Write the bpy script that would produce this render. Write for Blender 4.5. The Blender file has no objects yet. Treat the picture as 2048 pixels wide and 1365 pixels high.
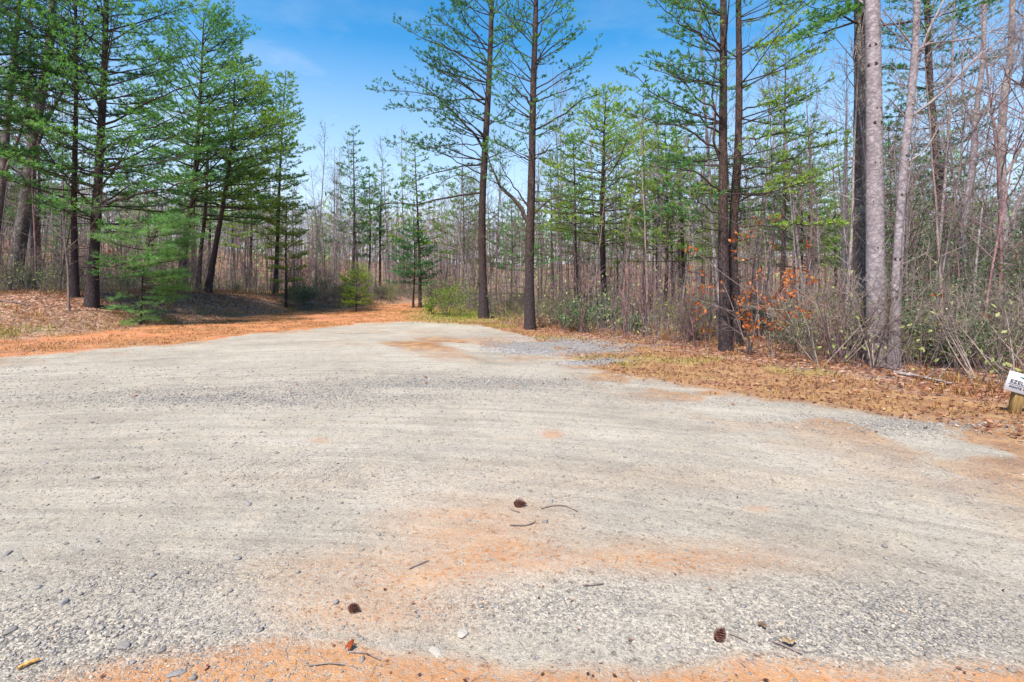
import bpy, math, numpy as np
from mathutils import Vector
R = math.radians
S = bpy.context.scene
C = S.collection
rng = np.random.default_rng(7)

# ------------------------------------------------------------------ camera
CAMZ = 1.5
HZ = 565.0            # horizon row in the 2048 x 1365 photograph
FP = 1024.0           # focal length in photograph pixels
cam_d = bpy.data.cameras.new("camera"); cam = bpy.data.objects.new("camera", cam_d); C.objects.link(cam)
cam.location = (0, 0, CAMZ); cam.rotation_euler = (R(90), 0, 0)
cam_d.sensor_width = 36; cam_d.lens = 18; cam_d.shift_y = -(682.5 - HZ) / 2048
cam_d.clip_start = 0.05; cam_d.clip_end = 2000
S.camera = cam
S.render.resolution_x = 1024; S.render.resolution_y = 682

# ------------------------------------------------------------------ sky and sun
SUN_EL, SUN_AZ = 58.0, -150.0      # azimuth from +Y (straight ahead) towards +X
w = bpy.data.worlds.new("World"); S.world = w; w.use_nodes = True
nt = w.node_tree; nt.nodes.clear()
def N(t, k, **kw):
    n = t.nodes.new(k)
    for a, b in kw.items(): setattr(n, a, b)
    return n
out = N(nt, 'ShaderNodeOutputWorld'); bg = N(nt, 'ShaderNodeBackground'); sky = N(nt, 'ShaderNodeTexSky')
sky.sky_type = 'NISHITA'; sky.sun_disc = False
sky.sun_elevation = R(SUN_EL); sky.sun_rotation = R(SUN_AZ)
sky.air_density = 1.0; sky.dust_density = 0.6; sky.ozone_density = 2.0; sky.altitude = 300
hsv = N(nt, 'ShaderNodeHueSaturation'); hsv.inputs['Saturation'].default_value = 1.38; hsv.inputs['Value'].default_value = .66; hsv.inputs['Hue'].default_value = .49
nt.links.new(sky.outputs[0], hsv.inputs['Color'])
tc = N(nt, 'ShaderNodeTexCoord'); sep = N(nt, 'ShaderNodeSeparateXYZ'); nt.links.new(tc.outputs['Generated'], sep.inputs[0])
mp = N(nt, 'ShaderNodeMapping'); mp.inputs['Scale'].default_value = (1.6, 1.6, 4.5); mp.inputs['Location'].default_value = (0.3, 0.75, 0.2)
nt.links.new(tc.outputs['Generated'], mp.inputs[0])
cn = N(nt, 'ShaderNodeTexNoise'); cn.inputs['Scale'].default_value = 1.7; cn.inputs['Detail'].default_value = 7; cn.inputs['Roughness'].default_value = .6
nt.links.new(mp.outputs[0], cn.inputs['Vector'])
cr = N(nt, 'ShaderNodeMapRange'); cr.inputs[1].default_value = .43; cr.inputs[2].default_value = .64; cr.inputs[3].default_value = 0; cr.inputs[4].default_value = .8
nt.links.new(cn.outputs[0], cr.inputs[0])
zr = N(nt, 'ShaderNodeMapRange'); zr.inputs[1].default_value = .52; zr.inputs[2].default_value = .12; zr.inputs[3].default_value = 0.0; zr.inputs[4].default_value = 1
nt.links.new(sep.outputs['Z'], zr.inputs[0])
cm = N(nt, 'ShaderNodeMath', operation='MULTIPLY'); nt.links.new(cr.outputs[0], cm.inputs[0]); nt.links.new(zr.outputs[0], cm.inputs[1])
hr = N(nt, 'ShaderNodeMapRange'); hr.inputs[1].default_value = .42; hr.inputs[2].default_value = .0; hr.inputs[3].default_value = 0.0; hr.inputs[4].default_value = .97
nt.links.new(sep.outputs['Z'], hr.inputs[0])
cx = N(nt, 'ShaderNodeMath', operation='MAXIMUM'); nt.links.new(cm.outputs[0], cx.inputs[0]); nt.links.new(hr.outputs[0], cx.inputs[1])
mixc = N(nt, 'ShaderNodeMixRGB'); mixc.inputs[2].default_value = (2.45, 2.65, 2.95, 1)
nt.links.new(cx.outputs[0], mixc.inputs[0]); nt.links.new(hsv.outputs[0], mixc.inputs[1]); nt.links.new(mixc.outputs[0], bg.inputs[0])
bg.inputs[1].default_value = 0.15
nt.links.new(bg.outputs[0], out.inputs[0])
sl = bpy.data.lights.new("sun", 'SUN'); so = bpy.data.objects.new("sun", sl); C.objects.link(so)
sl.energy = 3.5; sl.angle = R(3.5); sl.color = (1, .92, .80)
sd = Vector((math.sin(R(SUN_AZ)) * math.cos(R(SUN_EL)), math.cos(R(SUN_AZ)) * math.cos(R(SUN_EL)), math.sin(R(SUN_EL))))
so.rotation_euler = sd.to_track_quat('Z', 'Y').to_euler()
S.view_settings.view_transform = 'Standard'; S.view_settings.look = 'None'; S.view_settings.gamma = 1
S.view_settings.exposure = 1.36
S.cycles.max_bounces = 6; S.cycles.diffuse_bounces = 3; S.cycles.transmission_bounces = 3; S.cycles.glossy_bounces = 2
S.cycles.use_denoising = True; S.cycles.sample_clamp_indirect = 4

# ------------------------------------------------------------------ noise
def _hash(ix, iy, s):
    n = (ix.astype(np.int64) * 374761393 + iy.astype(np.int64) * 668265263 + s * 1442695041) & 0xffffffff
    n = ((n ^ (n >> 13)) * 1274126177) & 0xffffffff
    return ((n ^ (n >> 16)) & 0xffff) / 65535.0
def vnoise(x, y, s=0):
    x = np.asarray(x, float); y = np.asarray(y, float)
    ix = np.floor(x); iy = np.floor(y); fx = x - ix; fy = y - iy
    fx = fx * fx * (3 - 2 * fx); fy = fy * fy * (3 - 2 * fy)
    a = _hash(ix, iy, s); b = _hash(ix + 1, iy, s); c = _hash(ix, iy + 1, s); d = _hash(ix + 1, iy + 1, s)
    return a + (b - a) * fx + (c - a) * fy + (a - b - c + d) * fx * fy
def fbm(x, y, s=0, o=4, g=.5):
    t = 0; a = 1; n = 0
    for i in range(o):
        t = t + a * vnoise(x * 2 ** i + 13.7 * i, y * 2 ** i - 7.1 * i, s + i); n += a; a *= g
    return t / n
def sst(a, b, x):
    t = np.clip((x - a) / (b - a), 0, 1); return t * t * (3 - 2 * t)

# ------------------------------------------------------------------ terrain
def pxc(x, y):
    yy = np.maximum(y, .35); return np.clip(1024 + FP * x / yy, -2500, 4500)
def rowY(py): return FP * CAMZ / (np.maximum(py, 566.) - HZ)
LOT_X = [-2500, -900, 0, 150, 300, 500, 700, 830, 960, 1060, 1180, 1300, 1400, 1550, 1700, 1900, 2048, 2600, 4500]
LOT_P = [760, 735, 714, 704, 691, 669, 650, 642, 650, 674, 735, 762, 778, 800, 815, 845, 885, 1060, 1800]
RD_X = [-2500, -900, 0, 150, 300, 400, 600, 700, 830, 900, 960, 1060, 1200, 1300, 1500, 1700, 1900, 2048, 2600, 4500]
RD_P = [715, 695, 680, 668, 652, 643, 622, 615, 606, 628, 638, 660, 678, 692, 722, 757, 792, 822, 950, 1500]
def lotY(px): return rowY(np.interp(px, LOT_X, LOT_P))
def rdY(px): return rowY(np.interp(px, RD_X, RD_P))
def height(x, y):
    x = np.asarray(x, float); y = np.asarray(y, float)
    px = pxc(x, y)
    d = y - rdY(px)
    amp = np.interp(px, [-2500, 0, 400, 600, 830, 960], [1.4, 1.2, 1.05, .8, .35, .0])
    z = amp * sst(0, 4.6, d)
    z = z + (fbm(x * .35, y * .35, 5, 3) - .5) * .35 * sst(.5, 5, d)
    z = z + (fbm(x * .9, y * .9, 9, 3) - .5) * .05 * sst(-1.5, 1.5, d) * 2
    z = z + (fbm(x * .3 + 4, y * .3, 21, 3) - .5) * .06 * (1 - sst(0, 2, d))
    # red road bench: slightly sunken ruts
    dd = np.hypot(x, y)
    far = sst(62, 175, dd) * (11.0 + 3 * (vnoise(x * .012, y * .012, 3) - .5)) * np.interp(px, [-2500, 0, 500, 900, 1400, 2048, 4500], [1.1, 1.1, .85, .7, .8, .9, .9])
    return z + far
def micro(x, y):
    rr = np.hypot(x + 2.5, y + 7.)
    return (fbm(rr * 2.2, np.arctan2(x + 2.5, y + 7.) * 2.5, 61, 3) - .5) * .045 + (fbm(x * 14, y * 14, 31, 3) - .5) * .012 + (fbm(x * 3.1, y * 3.1, 41, 2) - .5) * .022
def gz(x, y): return float(height(x, y))
def P(px, Y):
    X = (px - 1024) / FP * Y
    return np.array([X, Y, gz(X, Y)])
def Wp(px, py, Y): return np.array([(px - 1024) / FP * Y, Y, CAMZ + (HZ - py) / FP * Y])

# ------------------------------------------------------------------ mesh batch builder
class MB:
    def __init__(s): s.V = []; s.F3 = []; s.F4 = []; s.T = []; s.n = 0; s.paths = {}
    def add(s, v, f3=None, f4=None, tint=.5):
        v = np.asarray(v, float).reshape(-1, 3)
        if f3 is not None and len(f3): s.F3.append(np.asarray(f3) + s.n)
        if f4 is not None and len(f4): s.F4.append(np.asarray(f4) + s.n)
        s.V.append(v); s.T.append(np.broadcast_to(np.asarray(tint, float), (len(v),)).copy()); s.n += len(v)
    def tube(s, pts, rad, sides=5, tint=.5):
        pts = np.asarray(pts, float); rad = np.broadcast_to(np.asarray(rad, float), (len(pts),))
        s.paths.setdefault((len(pts), sides), []).append((pts, rad, tint))
    def flush(s):
        for (n, k), L in s.paths.items():
            Pt = np.array([a[0] for a in L]); Rd = np.array([a[1] for a in L]); Ti = np.array([a[2] for a in L], float)
            m = len(L)
            tan = np.gradient(Pt, axis=1) if n > 1 else None
            tan /= np.linalg.norm(tan, axis=2, keepdims=True) + 1e-9
            ov = Pt[:, -1] - Pt[:, 0]; ref = np.zeros((m, 3)); ref[np.arange(m), np.argmin(np.abs(ov), axis=1)] = 1
            u = np.cross(tan, ref[:, None, :]); u /= np.linalg.norm(u, axis=2, keepdims=True) + 1e-9
            v = np.cross(tan, u)
            a = np.arange(k) * 2 * math.pi / k
            ring = Pt[:, :, None, :] + Rd[:, :, None, None] * (np.cos(a)[None, None, :, None] * u[:, :, None, :] + np.sin(a)[None, None, :, None] * v[:, :, None, :])
            i = np.arange(n - 1)[:, None] * k; j = np.arange(k)[None, :]
            q = np.stack([i + j, i + (j + 1) % k, i + k + (j + 1) % k, i + k + j], -1).reshape(-1, 4)
            q = (q[None] + (np.arange(m) * n * k)[:, None, None]).reshape(-1, 4)
            s.add(ring.reshape(-1, 3), f4=q, tint=np.repeat(Ti, n * k))
        s.paths = {}
    def build(s, name, mat, parent=None, smooth=True):
        s.flush()
        if not s.V: return None
        V = np.concatenate(s.V); T = np.concatenate(s.T)
        f3 = np.concatenate(s.F3) if s.F3 else np.zeros((0, 3), int)
        f4 = np.concatenate(s.F4) if s.F4 else np.zeros((0, 4), int)
        me = bpy.data.meshes.new(name)
        me.vertices.add(len(V)); me.vertices.foreach_set('co', V.astype(np.float32).ravel())
        me.loops.add(f3.size + f4.size); me.loops.foreach_set('vertex_index', np.concatenate([f3.ravel(), f4.ravel()]).astype(np.int32))
        me.polygons.add(len(f3) + len(f4))
        ls = np.concatenate([np.arange(len(f3)) * 3, f3.size + np.arange(len(f4)) * 4]).astype(np.int32)
        me.polygons.foreach_set('loop_start', ls)
        me.update(calc_edges=True)
        if smooth: me.shade_smooth()
        at = me.attributes.new('tint', 'FLOAT', 'POINT'); at.data.foreach_set('value', T.astype(np.float32))
        me.materials.append(mat)
        o = bpy.data.objects.new(name, me); C.objects.link(o)
        if parent: o.parent = parent
        return o
def tag(o, label=None, cat=None, group=None, kind=None):
    if label: o['label'] = label
    if cat: o['category'] = cat
    if group: o['group'] = group
    if kind: o['kind'] = kind
    return o
def thing(name, label, cat, loc=(0, 0, 0), rz=0, group=None):
    o = bpy.data.objects.new(name, None); C.objects.link(o); o.empty_display_size = .2
    o.location = loc; o.rotation_euler = (0, 0, rz); return tag(o, label, cat, group)
def dup(root, loc, rz, sc=1.0, label=None):
    r = root.copy(); C.objects.link(r); r.location = loc; r.rotation_euler = (0, 0, rz); r.scale = (sc, sc, sc)
    if label: r['label'] = label
    for ch in list(root.children):
        c = ch.copy(); C.objects.link(c); c.parent = r
        for g in ch.children:
            d = g.copy(); C.objects.link(d); d.parent = c
    return r
def unit(v): v = np.asarray(v, float); return v / (np.linalg.norm(v) + 1e-9)

# ------------------------------------------------------------------ materials
def newmat(name):
    m = bpy.data.materials.new(name); m.use_nodes = True; t = m.node_tree; t.nodes.clear()
    o = N(t, 'ShaderNodeOutputMaterial'); b = N(t, 'ShaderNodeBsdfPrincipled'); t.links.new(b.outputs[0], o.inputs[0])
    b.inputs['Roughness'].default_value = .85; b.inputs['Specular IOR Level'].default_value = .25
    return m, t, b, o
def ramp(t, stops, interp='LINEAR'):
    r = N(t, 'ShaderNodeValToRGB'); r.color_ramp.interpolation = interp; e = r.color_ramp.elements
    while len(e) < len(stops): e.new(.5)
    for i, (p, c) in enumerate(stops): e[i].position = p; e[i].color = (*c, 1)
    return r
def noise(t, vec, scale, detail=4, rough=.55, dist=0):
    n = N(t, 'ShaderNodeTexNoise'); n.inputs['Scale'].default_value = scale; n.inputs['Detail'].default_value = detail
    n.inputs['Roughness'].default_value = rough; n.inputs['Distortion'].default_value = dist
    if vec: t.links.new(vec, n.inputs['Vector'])
    return n.outputs[0]
def mapr(t, src, a, b, c=0., d=1.):
    n = N(t, 'ShaderNodeMapRange'); t.links.new(src, n.inputs[0])
    for i, v in enumerate((a, b, c, d)): n.inputs[i + 1].default_value = v
    return n.outputs[0]
def mix(t, f, a, b, mode='MIX'):
    n = N(t, 'ShaderNodeMixRGB', blend_type=mode)
    for i, v in enumerate((f, a, b)):
        if isinstance(v, (int, float)): n.inputs[i].default_value = v
        elif isinstance(v, tuple): n.inputs[i].default_value = (*v, 1)
        else: t.links.new(v, n.inputs[i])
    return n.outputs[0]
def math_(t, op, a, b=None):
    n = N(t, 'ShaderNodeMath', operation=op)
    for i, v in enumerate((a, b)):
        if v is None: continue
        if isinstance(v, (int, float)): n.inputs[i].default_value = v
        else: t.links.new(v, n.inputs[i])
    return n.outputs[0]
def attr(t, name): n = N(t, 'ShaderNodeAttribute'); n.attribute_name = name; return n
def bump(t, h, b, strength=.5, dist=.02):
    n = N(t, 'ShaderNodeBump'); n.inputs['Strength'].default_value = strength; n.inputs['Distance'].default_value = dist
    t.links.new(h, n.inputs['Height']); t.links.new(n.outputs[0], b.inputs['Normal'])

def bark_mat(name, dark, mid, light, zs=.35, sc=18, bs=.6, low=None, low_h=2.5, lichen=None):
    m, t, b, o = newmat(name)
    tcn = N(t, 'ShaderNodeTexCoord'); mpn = N(t, 'ShaderNodeMapping'); mpn.inputs['Scale'].default_value = (1, 1, zs); t.links.new(tcn.outputs['Object'], mpn.inputs[0])
    n1 = noise(t, mpn.outputs[0], sc, 5, .62, .6)
    v = N(t, 'ShaderNodeTexVoronoi'); v.feature = 'DISTANCE_TO_EDGE'; v.inputs['Scale'].default_value = sc * 1.1; t.links.new(mpn.outputs[0], v.inputs['Vector'])
    crack = mapr(t, v.outputs[0], 0, .18)
    col = ramp(t, [(.32, dark), (.5, mid), (.7, light)]); t.links.new(n1, col.inputs[0]); c = col.outputs[0]
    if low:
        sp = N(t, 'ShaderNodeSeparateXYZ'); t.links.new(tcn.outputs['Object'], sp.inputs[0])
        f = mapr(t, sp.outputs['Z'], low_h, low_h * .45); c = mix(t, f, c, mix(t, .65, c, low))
    if lichen:
        f = mapr(t, noise(t, tcn.outputs['Object'], 5, 5, .7), .56, .62); c = mix(t, math_(t, 'MULTIPLY', f, .6), c, lichen)
    ta = attr(t, 'tint'); c = mix(t, math_(t, 'MULTIPLY', mapr(t, ta.outputs['Fac'], 0, 1), .35), c, mix(t, .6, c, (.30, .24, .19)))
    c = mix(t, math_(t, 'SUBTRACT', 1, crack), c, mix(t, .55, c, dark))
    t.links.new(c, b.inputs['Base Color'])
    bump(t, math_(t, 'ADD', n1, math_(t, 'MULTIPLY', crack, .6)), b, bs, .02)
    b.inputs['Roughness'].default_value = .92
    return m
def leaf_mat(name, stops, trans=.45, rough=.6, spec=.25):
    if 'needle' in name or name in ('juniper', 'holly'): stops = [(p_, tuple(min(v_ * 1.38, .8) for v_ in c_)) for p_, c_ in stops]
    m, t, b, o = newmat(name)
    ta = attr(t, 'tint'); oi = N(t, 'ShaderNodeObjectInfo')
    f = math_(t, 'ADD', ta.outputs['Fac'], math_(t, 'MULTIPLY', math_(t, 'SUBTRACT', oi.outputs['Random'], .5), .25))
    r = ramp(t, stops); t.links.new(f, r.inputs[0])
    t.links.new(r.outputs[0], b.inputs['Base Color']); b.inputs['Roughness'].default_value = rough; b.inputs['Specular IOR Level'].default_value = spec
    tr = N(t, 'ShaderNodeBsdfTranslucent'); t.links.new(mix(t, 1.0, r.outputs[0], (1.0, 1.1, .55), 'MULTIPLY'), tr.inputs[0])
    ms = N(t, 'ShaderNodeMixShader'); ms.inputs[0].default_value = trans
    t.links.new(b.outputs[0], ms.inputs[1]); t.links.new(tr.outputs[0], ms.inputs[2]); t.links.new(ms.outputs[0], o.inputs[0])
    return m
M = {}
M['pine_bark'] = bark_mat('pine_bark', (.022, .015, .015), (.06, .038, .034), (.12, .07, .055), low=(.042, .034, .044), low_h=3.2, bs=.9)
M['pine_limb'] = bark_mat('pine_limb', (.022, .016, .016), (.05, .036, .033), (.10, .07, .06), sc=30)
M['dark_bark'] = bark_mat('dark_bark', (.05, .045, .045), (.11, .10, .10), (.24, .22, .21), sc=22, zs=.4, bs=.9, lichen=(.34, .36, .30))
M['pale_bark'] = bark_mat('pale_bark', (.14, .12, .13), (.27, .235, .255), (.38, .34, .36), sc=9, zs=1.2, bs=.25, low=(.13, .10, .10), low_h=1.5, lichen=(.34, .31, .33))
M['grey_bark'] = bark_mat('grey_bark', (.13, .105, .11), (.27, .225, .23), (.42, .37, .37), sc=14, zs=.5, bs=.4, lichen=(.36, .36, .32))
M['wood_bark'] = bark_mat('wood_bark', (.075, .06, .062), (.165, .135, .138), (.30, .26, .26), sc=12, zs=.5, bs=.4)
M['red_stem'] = bark_mat('red_stem', (.12, .06, .07), (.25, .14, .15), (.38, .25, .25), sc=20, bs=.3)
M['twig'] = bark_mat('twig', (.11, .08, .075), (.22, .165, .155), (.38, .30, .27), sc=25, bs=.3)
M['pale_twig'] = bark_mat('pale_twig', (.14, .11, .09), (.25, .20, .17), (.38, .33, .29), sc=25, bs=.3)
M['needle'] = leaf_mat('needle', [(0, (.025, .07, .03)), (.4, (.06, .155, .06)), (.7, (.11, .25, .07)), (1, (.22, .38, .10))])
M['needle_blue'] = leaf_mat('needle_blue', [(0, (.03, .09, .045)), (.5, (.085, .20, .09)), (1, (.18, .34, .12))])
M['needle_lime'] = leaf_mat('needle_lime', [(0, (.045, .09, .02)), (.5, (.14, .24, .05)), (1, (.32, .42, .09))])
M['juniper'] = leaf_mat('juniper', [(0, (.05, .08, .02)), (.5, (.15, .19, .04)), (1, (.28, .32, .07))])
M['holly'] = leaf_mat('holly', [(0, (.015, .045, .018)), (.5, (.05, .105, .035)), (.85, (.10, .18, .06)), (1, (.17, .25, .11))], .25, .35, .5)
M['lime'] = leaf_mat('lime', [(0, (.09, .15, .02)), (.5, (.22, .33, .04)), (1, (.38, .48, .08))], .5)
M['orange'] = leaf_mat('orange', [(0, (.22, .05, .02)), (.5, (.48, .12, .03)), (1, (.68, .25, .07))], .4)
M['buff'] = leaf_mat('buff', [(0, (.20, .12, .07)), (.5, (.38, .24, .13)), (1, (.52, .40, .24))], .4)
M['litter'] = leaf_mat('litter', [(0, (.05, .02, .016)), (.35, (.14, .05, .032)), (.6, (.26, .10, .055)), (.85, (.40, .21, .13)), (1, (.60, .50, .45))], .15, .7)
M['grass'] = leaf_mat('grass', [(0, (.20, .075, .03)), (.3, (.32, .15, .05)), (.5, (.40, .27, .10)), (.72, (.26, .31, .06)), (1, (.16, .30, .04))], .35)
M['farwood'] = leaf_mat('farwood', [(0, (.14, .105, .115)), (.45, (.25, .20, .21)), (.7, (.36, .29, .28)), (.86, (.19, .29, .09)), (1, (.42, .22, .13))], .15)

# ------------------------------------------------------------------ ground
def ground_zones(x, y):
    px = pxc(x, y); yy = np.maximum(y, .35); py = HZ + FP * CAMZ / yy
    wob = (fbm(x * 1.3, y * 1.3, 77, 4) - .5)
    wob2 = (fbm(x * 4, y * 4, 87, 3) - .5)
    dl = y - lotY(px); dr = y - rdY(px)
    dl = dl + wob * 1.0 * np.clip(y / 10, .3, 1.6) + wob2 * .35; drn = dr + wob * .8 + wob2 * .3
    out_lot = sst(-.25, .25, dl)
    beyond = sst(-.25, .45, drn)
    left = sst(930, 800, px)
    road = out_lot * (1 - beyond) * left
    verge = out_lot * (1 - beyond) * (1 - left)
    # clay
    edge = np.interp(px, [-500, 0, 150, 230, 500, 700, 1000, 1300, 1500, 2048, 3000], [1500, 1400, 1365, 1335, 1290, 1288, 1322, 1350, 1335, 1345, 1400])
    clay = sst(-22, 45, py - edge + wob * 90 + wob2 * 60) * .95
    def blob(cx, cy, rx, ry): return np.exp(-(((px - cx) / rx) ** 2 + ((py - cy) / ry) ** 2) ** 1.3)
    st = blob(960, 1060, 170, 55) * .75 + blob(820, 1140, 260, 42) * .6 + blob(1330, 1125, 330, 38) * .6 + blob(1250, 960, 900, 30) * .12 + blob(1105, 871, 22, 8) * .9 + blob(740, 1220, 220, 60) * .45 + blob(640,885,20,5)*.5 + blob(1515,1018,30,6)*.5
    st = st * np.clip(.35 + 1.3 * fbm(x * 2.5, y * 7, 55, 4), 0, 1.3)
    clay = np.maximum(clay, np.clip(st, 0, .85) * .85)
    clay = np.maximum(clay * (1 - out_lot), road * np.clip(.72 + .9 * wob + .4 * sst(-1.5, .2, -dr), .2, 1))
    # needles / dry tan
    ndl = np.maximum(blob(900, 690, 190, 16) * 1.0, blob(1000, 712, 200, 10) * .6)
    ndl = np.maximum(ndl, blob(780, 668, 120, 12) * .35)
    ndl = ndl * sst(.42, .62, fbm(x * .9 + y * .5, y * .9, 66, 4)) * 1.0
    ndl = np.maximum(ndl, sst(-2.4, 0, dl) * sst(960, 1120, px) * sst(.46, .58, fbm(x * 1.5, y * 1.5, 67, 4)) * .85)
    ndl = np.maximum(ndl, sst(-1.6, 0, dl) * sst(960, 600, px) * sst(.5, .6, fbm(x * 1.1, y * 1.8, 68, 4)) * .6)
    ndl = np.maximum(ndl, verge * .95)
    bank_n = beyond * sst(3.6, .6, dr) * sst(900, 780, px)
    ndl = np.maximum(ndl, bank_n * .45)
    ndl = np.maximum(ndl, road * np.clip(sst(.5, .62, fbm(x * .8, y * 1.2, 69, 4)), 0, 1) * .65)
    litter = beyond * (1 - bank_n * .35) 
    litter = np.maximum(litter, sst(-1.2, .2, drn) * sst(960, 1100, px) * sst(.5, .6, fbm(x * 2, y * 2, 70, 3)) * .7)
    green = np.maximum(verge, bank_n * .8) * sst(.55, .72, fbm(x * .8, y * .8, 90, 4)) * .45
    green = np.maximum(green, blob(930, 632, 110, 14) * .8)
    green = np.maximum(green, beyond * sst(.5, .7, fbm(x * .4, y * .4, 91, 3)) * sst(4, 14, dr) * .55)
    # coarse gravel density
    co = np.maximum.reduce([
        blob(150, 1330, 420, 150) * 1.0, blob(1750, 1250, 560, 85) * .95, blob(1250, 1220, 420, 60) * .6, blob(300, 1180, 300, 60) * .5,
        blob(480, 797, 420, 20) * .85, blob(900, 770, 330, 17) * .9, blob(300, 800, 300, 14) * .5,
        blob(1850, 848, 330, 22) * .9, blob(1450, 805, 220, 12) * .45, blob(1130, 693, 120, 13) * 1.3, blob(1000,672,150,8)*.7,
        blob(600, 950, 500, 50) * .22, blob(1700, 950, 500, 60) * .12, blob(1300,800,300,20)*.3])
    co = co * np.clip(.2 + 1.5 * fbm(x * 1.2, y * 2.6, 95, 4), .1, 1.35) * (1 - beyond)
    blue = np.clip(blob(1130, 693, 125, 13) * 1.2 + blob(1180, 722, 60, 6), 0, 1) * sst(.3, .5, fbm(x * 2, y * 2, 97, 3))
    ndl = ndl * (1 - .85 * np.clip(blue, 0, 1))
    return clay, ndl, litter, green, np.clip(co, 0, 1), blue, dl, dr, out_lot, beyond, left

def make_ground():
    r = [0.6]
    while r[-1] < 300: r.append(r[-1] * 1.0105)
    r = np.array(r)
    th = np.concatenate([np.linspace(-64, 64, 860), np.linspace(64, 296, 78)[1:-1]])
    th = np.radians(th); nA = len(th)
    Rr, Th = np.meshgrid(r, th, indexing='ij')
    x = Rr * np.sin(Th); y = Rr * np.cos(Th)
    clay, ndl, litter, green, co, blue, dl, dr, out_lot, beyond, left = ground_zones(x, y)
    z = height(x, y) + micro(x, y)
    z = z + litter * (fbm(x * 5, y * 5, 101, 3) - .5) * .07 + np.maximum(ndl, 0) * (fbm(x * 8, y * 8, 103, 2) - .5) * .03
    z = z - .05 * (out_lot * (1 - beyond) * left) * sst(.45, .6, fbm(x * .5 + y * .5, y * 2.2, 104, 3))
    V = np.stack([x, y, z], -1).reshape(-1, 3)
    V = np.vstack([V, [[0, 0, gz(0, .3)]]])
    i = np.arange(len(r) - 1)[:, None]; j = np.arange(nA)[None, :]; j2 = (j + 1) % nA
    q = np.stack([i * nA + j, i * nA + j2, (i + 1) * nA + j2, (i + 1) * nA + j], -1).reshape(-1, 4)
    q = q[:, ::-1]
    a1 = np.stack([clay, ndl, litter, green], -1).reshape(-1, 4); a1 = np.vstack([a1, a1[:1]])
    a2 = np.stack([co, blue, beyond, out_lot], -1).reshape(-1, 4); a2 = np.vstack([a2, a2[:1]])
    ol = a2[:, 3][q].mean(1); be = a2[:, 2][q].mean(1); lf = left.reshape(-1)[q].mean(1)
    zone = np.where(ol < .5, 0, np.where((be < .5) & (lf > .5), 1, 2))
    fan = np.stack([np.full(nA, len(V) - 1), (np.arange(nA) + 1) % nA, np.arange(nA)], -1)
    mat = ground_mat()
    for k, (nm, lab) in enumerate((('gravel_lot', 0), ('dirt_road', 0), ('forest_floor', 0))):
        f4 = q[zone == k]; f3 = fan if k == 0 else np.zeros((0, 3), int)
        used = np.zeros(len(V), bool); used[f4.ravel()] = True; used[f3.ravel()] = True
        idx = np.cumsum(used) - 1
        mb = MB(); mb.add(V[used], f3=idx[f3] if len(f3) else None, f4=idx[f4])
        o = mb.build(nm, mat); o['kind'] = 'structure'
        for an, A in (('zone', a1), ('zoneb', a2)):
            at = o.data.attributes.new(an, 'FLOAT_COLOR', 'POINT'); at.data.foreach_set('color', A[used].astype(np.float32).ravel())

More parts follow.
